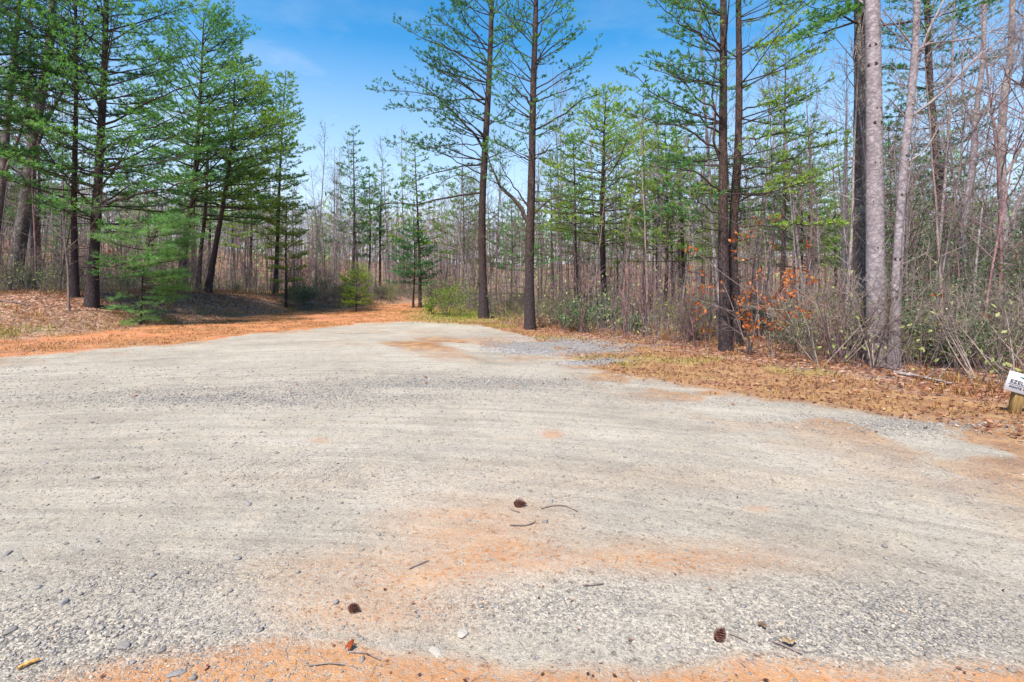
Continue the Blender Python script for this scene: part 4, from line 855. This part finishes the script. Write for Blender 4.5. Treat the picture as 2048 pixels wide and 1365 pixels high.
group_copies(pr, spots(50, -60, 540, lambda px: edge(px) + 4.2 + 9 * rng.random()) + spots(40, 540, 960, lambda px: edge(px) + 1.2 + 8 * rng.random()), None, (.5, 1.4))
pr = [make_shrub('oak_sapling', 'thin sapling with a few rusty leaves deep in the woods', 'sapling', (0, 0, 0), 3.2, .5, 2, 'orange', (3, .09, .06, .12), 'twig', 190 + i, 'rusty leaved saplings deep in the woods', lvl=1, spread=.3, fr=.12) for i in range(3)]
group_copies(pr, spots(30, 60, 1960, lambda px: edge(px) + 6 + 16 * rng.random()), None, (.6, 1.4))

# ------------------------------------------------------------------ background woods
def bg_bare(seed, H, label, group, mat='wood_bark'):
    r = np.random.default_rng(seed); T = Tree()
    d = np.array([(r.random() - .5) * .12, (r.random() - .5) * .12, 1.]); pts = path((0, 0, -.1), d, H, 10, r, .03, .035); r0 = .0042 * H + .022 * r.random()
    T.trunk.tube(pts, np.linspace(r0, .01, 10), 7, r.random() * .6)
    for i in range(int(22 + H * 1.9)):
        t = .3 + .68 * r.random() ** .8; p, e = at_t(pts, t); a = r.random() * 6.283; el = .5 + .8 * r.random()
        bare_branch(T, p, np.array([math.cos(a), math.sin(a), el]), H * .17 * (1.25 - t) * (.5 + r.random()), .02 * (1.2 - t), r, 2, .4, None, .0055, (3, 6))
    root = thing('bare_tree', label, 'bare tree', group=group); T.trunk.build('trunk', M[mat], root); T.br.build('branches', M[mat], root); return root
zb = [bg_bare(300 + i, 8.5 + 1.1 * (i % 6), 'thin bare grey tree among many in the woods behind the clearing', 'thin bare trees filling the woods', 'wood_bark' if i % 3 else 'grey_bark') for i in range(12)]
sp = []
for i in range(290):
    px = -420 + 2880 * rng.random(); Y0 = edge(px); d0 = 8 if px < 560 else (5 if px < 1000 else 7)
    Y = Y0 + d0 + (58 - Y0) * rng.random() ** 1.25
    if 600 < px < 900: Y = max(Y, 33 + 8 * rng.random())
    sp.append((px, Y))
group_copies(zb, sp, None, (.55, 1.12), 2.6)
pr = []
for i in range(8):
    r = np.random.default_rng(500 + i); T = Tree(); H = 3.6 + .55 * i
    pts = path((0, 0, -.08), ((r.random() - .5) * .25, (r.random() - .5) * .25, 1.), H, 9, r, .05, .06); T.trunk.tube(pts, np.linspace(.014 + .004 * i, .005, 9), 6, r.random() * .6)
    for j in range(16):
        p, e = at_t(pts, .25 + .72 * r.random()); a = r.random() * 6.283
        bare_branch(T, p, np.array([math.cos(a), math.sin(a), .4 + .9 * r.random()]), .4 + .9 * r.random(), .009, r, 2, .3, None, .0035, (3, 6))
    q = thing('sapling_tree', 'slim leafless sapling in the crowded understorey of the woods', 'sapling', group='slim bare saplings of the understorey'); T.trunk.build('trunk', M[('wood_bark', 'twig', 'red_stem', 'grey_bark')[i % 4]], q); T.br.build('branches', M[('wood_bark', 'twig', 'red_stem', 'grey_bark')[i % 4]], q); pr.append(q)
group_copies(pr, spots(100, 980, 2000, lambda px: edge(px) + 1.6 + 14 * rng.random() ** 1.2) + spots(60, 570, 980, lambda px: edge(px) + 3 + 14 * rng.random()) + spots(55, -80, 570, lambda px: edge(px) + 4 + 12 * rng.random()), None, (.6, 1.35), 3)
def bg_pine(seed, H, label, group, mat):
    r = np.random.default_rng(seed); T = Tree(); pts = path((0, 0, -.1), (0.02, 0, 1), H, 8, r, 0, .03); T.trunk.tube(pts, np.linspace(.011 * H, .012, 8), 8, .2)
    for i in range(48):
        t = .38 + .61 * i / 48; p, e = at_t(pts, t); a = i * 2.4 + r.random(); L = H * .2 * (1.12 - t) * (.6 + .6 * r.random()) + .3; el = R(-5 + 45 * (t - .4))
        pine_limb(T, path(p, (math.cos(a) * math.cos(el), math.sin(a) * math.cos(el), math.sin(el)), L, 5, r, .25, .1), .02, r, .2, .32, .3, .5 + (r.random() - .5) * .3, .7, .7, 0, twig=.24)
    root = thing('pine_tree', label, 'pine tree', group=group); T.trunk.build('trunk', M['pine_bark'], root); T.br.build('branches', M['pine_limb'], root); T.needles(r, 9, wd=.2).build('crown', M[mat], root, smooth=False); return root
pb = [bg_pine(400 + i, 9.5 + 1.2 * i, 'distant green pine standing among the thin bare trees of the woods', 'distant green pines in the woods', ('needle', 'needle_lime', 'needle_lime', 'needle')[i % 4]) for i in range(4)]
sp = [(px, 30 + 28 * rng.random()) for px in list(-300 + 850 * rng.random(12)) + list(1060 + 720 * rng.random(17)) + list(1650 + 700 * rng.random(7)) + [650, 760, 840]]
sp += [(1090 + 800 * (i + rng.random()) / 15, 19 + 14 * rng.random()) for i in range(15)]
group_copies(pb, sp, None, (.7, 1.05))

# far woods: one mass on the rising ground
mb = MB(); n = 3200
px = -700 + 3400 * rng.random(n); Yd = 56 + 125 * rng.random(n) ** .9
for i in range(n):
    q = P(px[i], Yd[i]); H = 7 + 5 * rng.random(); l = rng.normal(size=2) * .4; tn = rng.random() * .55
    pts = np.array([q - [0, 0, .3], q + [l[0] * .5, l[1] * .5, H * .5], q + [l[0], l[1], H]]); mb.tube(pts, [.085, .055, .015], 4, tn)
n2 = 190000; k = rng.integers(0, n, n2); hh = rng.random(n2) ** .7 * 11
xx = (px[k] - 1024) / FP * Yd[k]; yy_ = Yd[k]; z_ = height(xx, yy_)
gcl = (rng.random(n) < .2)[k]
p = np.stack([xx + rng.normal(size=n2) * (.5 + .12 * (11 - hh)), yy_ + rng.normal(size=n2) * .8, z_ + hh], -1)
d = rng.normal(size=(n2, 3)) * .6 + [0, 0, .8]; d /= np.linalg.norm(d, axis=1, keepdims=True)
tt = np.where(gcl, .86 + .06 * (rng.random(n2) - .5), rng.random(n2) * .68); tt = np.where(rng.random(n2) < .03, 1., tt)
leaves(mb, p, d, np.where(gcl, .7, 1.1) * (.6 + .6 * rng.random(n2)), np.where(gcl, .34, .055) * (.7 + .6 * rng.random(n2)), tt)
tag(mb.build('far_woods', M['farwood'], smooth=False), 'far grey brown winter woods on the rising ground behind everything', 'woods', kind='stuff')
# undergrowth inside the near woods
mb = MB(); n = 34000
px = -420 + 2900 * rng.random(n); Y0 = rdY(px); st_ = np.interp(px, [-500, 560, 900], [5., 3., 1.]); yy_ = Y0 + st_ + (48 - Y0) * rng.random(n) ** 1.1; yy_ = np.maximum(yy_, Y0 + st_)
xx = (px - 1024) / FP * yy_; k_ = fbm(xx * .5, yy_ * .5, 301, 3) + .3 * rng.random(n) > .5; xx, yy_ = xx[k_], yy_[k_]; n = len(xx); z_ = height(xx, yy_)
h = (.3 + 2.0 * rng.random(n) ** 3) * np.where(px[k_] < 900, .8, 1)
p0 = np.stack([xx, yy_, z_ - .03], -1); lean = rng.normal(size=(n, 3)) * .18 * h[:, None]; lean[:, 2] = h
for i in range(n):
    mb.tube(np.array([p0[i], p0[i] + lean[i] * [.6, .6, .5], p0[i] + lean[i]]), [.006, .0045, .002], 3, rng.random() * .65)
m_ = 4; k = np.repeat(np.arange(n), m_); f = .35 + .65 * rng.random(len(k)); pp = p0[k] + lean[k] * f[:, None] + rng.normal(size=(len(k), 3)) * .08
d = rng.normal(size=pp.shape); d[:, 2] = abs(d[:, 2]) + .3; d /= np.linalg.norm(d, axis=1, keepdims=True); g = rng.random(len(k)) < .5
leaves(mb, pp, d, np.where(g, .09, .3) * (.6 + .7 * rng.random(len(k))), np.where(g, .05, .010), np.where(g, .86, rng.random(len(k)) * .65))
tag(mb.build('undergrowth', M['farwood'], smooth=False), 'tangled thin stems and weeds covering the woodland floor', 'undergrowth', kind='stuff')

# ------------------------------------------------------------------ small things on the lot
def flatpt(px, py):
    Y = FP * CAMZ / (py - HZ); X = (px - 1024) / FP * Y; return np.array([X, Y, gz(X, Y) + float(micro(X, Y))])
def cone_mat():
    m, t, b, o = newmat('cone_scale'); ta = attr(t, 'tint'); r = ramp(t, [(0, (.02, .008, .007)), (.4, (.10, .035, .025)), (.75, (.26, .11, .08)), (1, (.50, .36, .32))]); t.links.new(ta.outputs['Fac'], r.inputs[0]); t.links.new(r.outputs[0], b.inputs['Base Color']); b.inputs['Roughness'].default_value = .55; return m
M['cone'] = cone_mat()
M['straw'] = bark_mat('straw', (.35, .16, .04), (.58, .32, .08), (.70, .48, .16), sc=30, bs=.2)
def pinecone(label, px, py, L, rz, tilt, seed):
    r = np.random.default_rng(seed); p = flatpt(px, py); mb = MB()
    ax = np.array([math.cos(tilt), 0, math.sin(tilt)]); u = np.array([0, 1., 0]); v = np.cross(ax, u)
    rad = L * .36; ctr = np.array([0, 0, rad * .72 + abs(math.sin(tilt)) * L * .18]); n = 96
    mb.tube(np.array([ctr + ax * L * (t - .5) for t in np.linspace(0, 1, 7)]), rad * np.array([.2, .5, .55, .48, .36, .22, .03]), 8, .05)
    for i in range(n):
        t = (i + .5) / n; a = i * 2.39996; R_ = rad * (math.sin(math.pi * min(t * .95 + .12, 1)) ** .7 * .9 + .1); out_ = u * math.cos(a) + v * math.sin(a); q = ctr + ax * L * (t - .5)
        s_ = rad * .42 * (1.1 - .5 * t); sd_ = unit(np.cross(ax, out_)); tipc = q + out_ * R_ + ax * s_ * .55; root_ = q + out_ * R_ * .4
        th = ax * s_ * .16
        V = [root_ - sd_ * s_ * .25, root_ + sd_ * s_ * .25, tipc + sd_ * s_ * .55 - out_ * s_ * .15, tipc + out_ * s_ * .2 + ax * s_ * .15, tipc - sd_ * s_ * .55 - out_ * s_ * .15]
        V = V + [q_ - th for q_ in V]; ti = np.array([.1, .1, .75, 1., .75, .1, .1, .4, .6, .4]) * (.75 + .4 * r.random())
        mb.add(V, f3=[[0, 1, 2], [0, 2, 3], [0, 3, 4], [5, 7, 6], [5, 8, 7], [5, 9, 8]], f4=[[1, 2, 7, 6], [2, 3, 8, 7], [3, 4, 9, 8], [4, 0, 5, 9]], tint=np.clip(ti, 0, 1))
    o = mb.build('pine_cone', M['cone'], smooth=False); o.location = tuple(p); o.rotation_euler = (0, 0, rz); tag(o, label, 'pine cone'); return o
pinecone('dark pine cone lying tilted among the coarse gravel near the bottom right', 1440, 1283, .062, .5, .55, 1)
pinecone('reddish brown pine cone lying near the clay edge at bottom centre left', 708, 1226, .058, -.25, .05, 2)
pinecone('flattened pine cone beyond the curved stick in the middle of the lot', 1040, 1019, .082, .05, .0, 3)
def stick(label, pix, r0, mat='twig', tint=.1, name='stick'):
    pts = [flatpt(a, b_) + [0, 0, r0 + .004] for a, b_ in pix]; ctr = np.mean(pts, 0); sp = smooth_path([q - ctr for q in pts], 9)
    mb = MB(); rr = r0 * (1 + .15 * np.sin(np.arange(9) * 2.3)); rr[-1] *= .5; rr[0] *= .8; mb.tube(sp, rr, 7, tint); o = mb.build(name, M[mat]); o.location = tuple(ctr); tag(o, label, 'stick')
stick('long curved brown stick right of the flattened pine cone', ((1082, 1026), (1105, 1021), (1130, 1022), (1155, 1032)), .004)
stick('short straight stick in front of the flattened pine cone', ((1018, 1025), (1029, 1029), (1040, 1033)), .004)
stick('bent stick on the orange clay stain with one end raised', ((1020, 1062), (1045, 1063), (1060, 1060), (1071, 1054)), .004)
stick('straight dark stick alone in the sandy patch right of centre', ((1166, 1184), (1185, 1184), (1207, 1182)), .004)
stick('long thin twig curving away from the red oak leaf', ((700, 1311), (730, 1314), (760, 1328)), .003)
stick('thick reddish stick lying at the bottom right edge', ((1545, 1291), (1570, 1301), (1605, 1317)), .004)
stick('dark stick crossing the coarse gravel right of the tilted pine cone', ((1460, 1277), (1480, 1285), (1496, 1292)), .003)
stick('yellow splintered stick in the bottom left gravel', ((35, 1342), (60, 1330), (80, 1323)), .007, 'straw', .5)


stick('slim pale twig on the clay at the bottom left of centre', ((618, 1340), (655, 1337), (690, 1338)), .003, 'pale_twig')
stick('broken twig left of the orange clay stain', ((818, 1146), (838, 1138), (858, 1130)), .003)
# fallen leaves
def fallen(label, px, py, L, mat, seed, lobes=5):
    r = np.random.default_rng(seed); p = flatpt(px, py) + [0, 0, .012]; n = 28; mb = MB(); V = [[0, 0, .0]]
    for i in range(n):
        a = i / n * 6.283; rr = L * .5 * (.62 + .38 * abs(math.cos(a * lobes / 2))) * (1 if i % 2 else .9); V.append([rr * math.cos(a) * 1.15, rr * math.sin(a) * .75, L * .22 * abs(math.sin(a * 1.5 + seed)) + L * .1 * r.random()])
    V = np.array(V); th = V - [0, 0, .0012]; m_ = n + 1
    f = [[0, 1 + i, 1 + (i + 1) % n] for i in range(n)]; f2 = [[m_, m_ + 1 + (i + 1) % n, m_ + 1 + i] for i in range(n)]; f4 = [[1 + i, m_ + 1 + i, m_ + 1 + (i + 1) % n, 1 + (i + 1) % n] for i in range(n)]
    mb.add(np.vstack([V, th]), f3=f + f2, f4=f4, tint=.25 + .5 * r.random()); o = mb.build('fallen_leaf', M[mat], smooth=False); o.location = tuple(p); o.rotation_euler[2] = r.random() * 6; tag(o, label, 'leaf')
fallen('curled red orange oak leaf on the clay edge near the reddish pine cone', 700, 1302, .05, 'orange', 4)
fallen('flat orange leaf at the bottom right among pale stones', 1578, 1298, .055, 'buff', 5, 3)
fallen('pale buff leaf lying on the grey gravel, bottom right of the tilted pine cone', 1525, 1266, .035, 'buff', 6, 3)
# larger stones
def rock(label, px, py, s_, tint, flat=.5, seed=1, asp=1.3):
    r = np.random.default_rng(seed); p = flatpt(px, py); me_v = []
    V, F = IV.copy(), IF.copy()
    for _ in range(2):
        V = list(V); mid = {}; F2 = []
        for a, b_, c_ in F:
            ks = []
            for e in ((a, b_), (b_, c_), (c_, a)):
                k_ = tuple(sorted(e))
                if k_ not in mid: mid[k_] = len(V); V.append(unit((np.array(V[e[0]]) + V[e[1]]) / 2))
                ks.append(mid[k_])
            F2 += [[a, ks[0], ks[2]], [b_, ks[1], ks[0]], [c_, ks[2], ks[1]], [ks[0], ks[1], ks[2]]]
        F = np.array(F2); V = np.array(V)
    pl = r.normal(size=(9, 3)); pl /= np.linalg.norm(pl, axis=1, keepdims=True)
    for n_ in pl: dd = V @ n_ - .72; V = V - np.clip(dd, 0, 1)[:, None] * n_
    V *= 1 + (r.random((len(V), 1)) - .5) * .06
    V = V * [s_ * asp, s_, s_ * flat]; mb = MB(); mb.add(V, f3=F, tint=tint); o = mb.build('rock', M['stone'], smooth=False); o.location = (p[0], p[1], p[2] + s_ * flat * .2); o.rotation_euler[2] = r.random() * 3; tag(o, label, 'rock')
rock('flat pinkish white stone at the bottom centre edge of the clay', 925, 1270, .026, .70, .25, 1)
rock('second pale flat stone just left below the pinkish white one', 872, 1306, .024, .74, .18, 2, 1.7)
rock('small lavender blue stone beside the pinkish white stone', 1046, 1248, .012, .15, .5, 3)
rock('dark brown clod in the lower left gravel', 248, 1291, .024, .02, .6, 4, 1.5)
rock('rounded dark stone near the lower left border', 20, 1262, .022, .0, .6, 5)
rock('grey stone standing proud of the gravel at lower left', 126, 1211, .022, .25, .7, 6)
rock('dark angular stone in the pale sand upper left', 190, 962, .02, .0, .7, 7)
rock('flat dark stone on the left border, middle of the lot', 14, 1112, .022, .12, .5, 8, 1.6)
rock('grey brown rounded stone left of centre in the sand', 497, 1010, .022, .3, .6, 9)
rock('small dark stone right of the grey brown rounded stone', 634, 1020, .014, .02, .7, 10)
rock('dark stone by the clay at the bottom left', 322, 1302, .016, .0, .8, 11)
rock('bluish slab stone in the bottom left gravel', 353, 1352, .022, .15, .35, 12, 1.7)
rock('reddish stone half sunk at the far left, beyond the flat dark stone', 92, 932, .016, .3, .5, 13)
rock('dark stone amid the left sand, beside a grey one', 160, 1103, .015, .02, .7, 14)
# fallen logs at the right forest edge
def log(label, a, b_, r0, mat='grey_bark'):
    p0, p1 = P(*a), P(*b_); c0 = (p0 + p1) / 2; mb = MB(); pts = smooth_path([p0 - c0 + [0, 0, r0], [0, .05, r0 * 1.4], p1 - c0 + [0, 0, r0]], 10); mb.tube(pts, np.linspace(r0, r0 * .5, 10), 9, .3)
    for t in (.3, .55, .75):
        q, e = at_t(pts, t); mb.tube(path(q, e + rng.normal(size=3) * .6 + UP * .5, .35, 3, rng, 0, .1), [r0 * .35, r0 * .25, r0 * .1], 5, .3)
    o = mb.build('fallen_branch', M[mat]); o.location = tuple(c0); tag(o, label, 'fallen branch')
log('grey fallen branch lying along the leaf bank below the pale trunks', (1790, 8.3), (1905, 7.5), .028)
log('dark fallen branch just above the grey fallen one', (1740, 9.0), (1850, 8.2), .022, 'wood_bark')
log('short broken pale branch propped near the sign', (1940, 8.2), (1962, 7.9), .016, 'pale_twig')
log('dark dead branch on the leaf bank at the left border', (-10, 16.5), (60, 16.6), .03, 'wood_bark')

# ------------------------------------------------------------------ sign
def plain(name, col, rough=.5, nz=0):
    m, t, b, o = newmat(name); b.inputs['Roughness'].default_value = rough
    g = N(t, 'ShaderNodeTexCoord').outputs['Object']; n = noise(t, g, 9, 5, .6); t.links.new(mix(t, mapr(t, n, .3, .7, 0, nz), col, tuple(c * .6 for c in col)), b.inputs['Base Color']); return m
M['panel'] = plain('sign_panel', (.46, .45, .49), .4, .12); M['ink'] = plain('ink', (.03, .035, .05), .5); M['teal'] = plain('teal', (.02, .16, .16), .4); M['aqua'] = plain('aqua', (.25, .7, .72), .4)
def wood():
    m, t, b, o = newmat('post_wood'); tcn = N(t, 'ShaderNodeTexCoord'); mpn = N(t, 'ShaderNodeMapping'); mpn.inputs['Scale'].default_value = (14, 14, 1.2); t.links.new(tcn.outputs['Object'], mpn.inputs[0])
    n = noise(t, mpn.outputs[0], 3, 5, .6, .8); r = ramp(t, [(.3, (.13, .08, .035)), (.55, (.28, .18, .07)), (.75, (.38, .28, .12))]); t.links.new(n, r.inputs[0]); t.links.new(r.outputs[0], b.inputs['Base Color']); bump(t, n, b, .3, .004); return m
M['post'] = wood()
def box_mb(x0, x1, y0, y1, z0, z1, tint=.5):
    m = MB(); V = [(x, y, z) for z in (z0, z1) for x, y in ((x0, y0), (x1, y0), (x1, y1), (x0, y1))]; m.add(V, f4=[[3, 2, 1, 0], [4, 5, 6, 7], [0, 1, 5, 4], [1, 2, 6, 5], [2, 3, 7, 6], [3, 0, 4, 7]], tint=tint); return m
SY = 5.95; sb = P(2029, SY)
sign = thing('yard_sign', 'small white sign board on a wooden post at the right border of the lot', 'sign', tuple(sb), 0)
sign.rotation_euler = (0, R(9), R(-18))
o = box_mb(-.045, .045, -.045, .045, -.1, .44).build('post', M['post'], sign, smooth=False)
bv = o.modifiers.new('b', 'BEVEL'); bv.width = .004
o2 = box_mb(-.16, .34, -.006, .006, -.115, .115).build('panel', M['panel'], sign, smooth=False); o2.location = (0, -.056, .335); o2.rotation_euler = (0, R(7), 0)
bv = o2.modifiers.new('b', 'BEVEL'); bv.width = .003
def text(s_, x, z, size, mat, parent, name='lettering'):
    cu = bpy.data.curves.new(name, 'FONT'); cu.body = s_; cu.size = size; cu.extrude = .0008; cu.offset = .0012; cu.space_character = 1.12
    t_ = bpy.data.objects.new(name, cu); C.objects.link(t_); dg = bpy.context.evaluated_depsgraph_get(); me = bpy.data.meshes.new_from_object(t_.evaluated_get(dg)); bpy.data.objects.remove(t_)
    o = bpy.data.objects.new(name, me); me.materials.clear(); me.materials.append(mat); C.objects.link(o); o.parent = parent; o.location = (x, -.0085, z); o.rotation_euler = (R(90), 0, 0); return o
text('EZELL/', -.128, -.015, .056, M['ink'], o2)
text('PONTE VE', -.122, -.072, .034, M['ink'], o2)
box_mb(-.135, .30, -.0085, -.0065, -.034, -.029).build('underline', M['ink'], o2, smooth=False)
def prism(pts, y0, y1, name, mat, parent):
    n = len(pts); m = MB(); V = [(a, y0, b_) for a, b_ in pts] + [(a, y1, b_) for a, b_ in pts]; m.add(V, f4=[[i, (i + 1) % n, n + (i + 1) % n, n + i] for i in range(n)], f3=[[0, i + 1, i] for i in range(1, n - 1)] + [[n, n + i, n + i + 1] for i in range(1, n - 1)]); m.build(name, mat, parent, smooth=False)
prism([(-.06, .075), (.0, .052), (.05, .035), (.11, .045), (.16, .06), (.06, .066), (.0, .078)], -.009, -.0065, 'emblem', M['teal'], o2)
prism([(.02, .082), (.05, .072), (.14, .072), (.12, .095), (.06, .098)], -.009, -.0065, 'emblem', M['aqua'], o2)
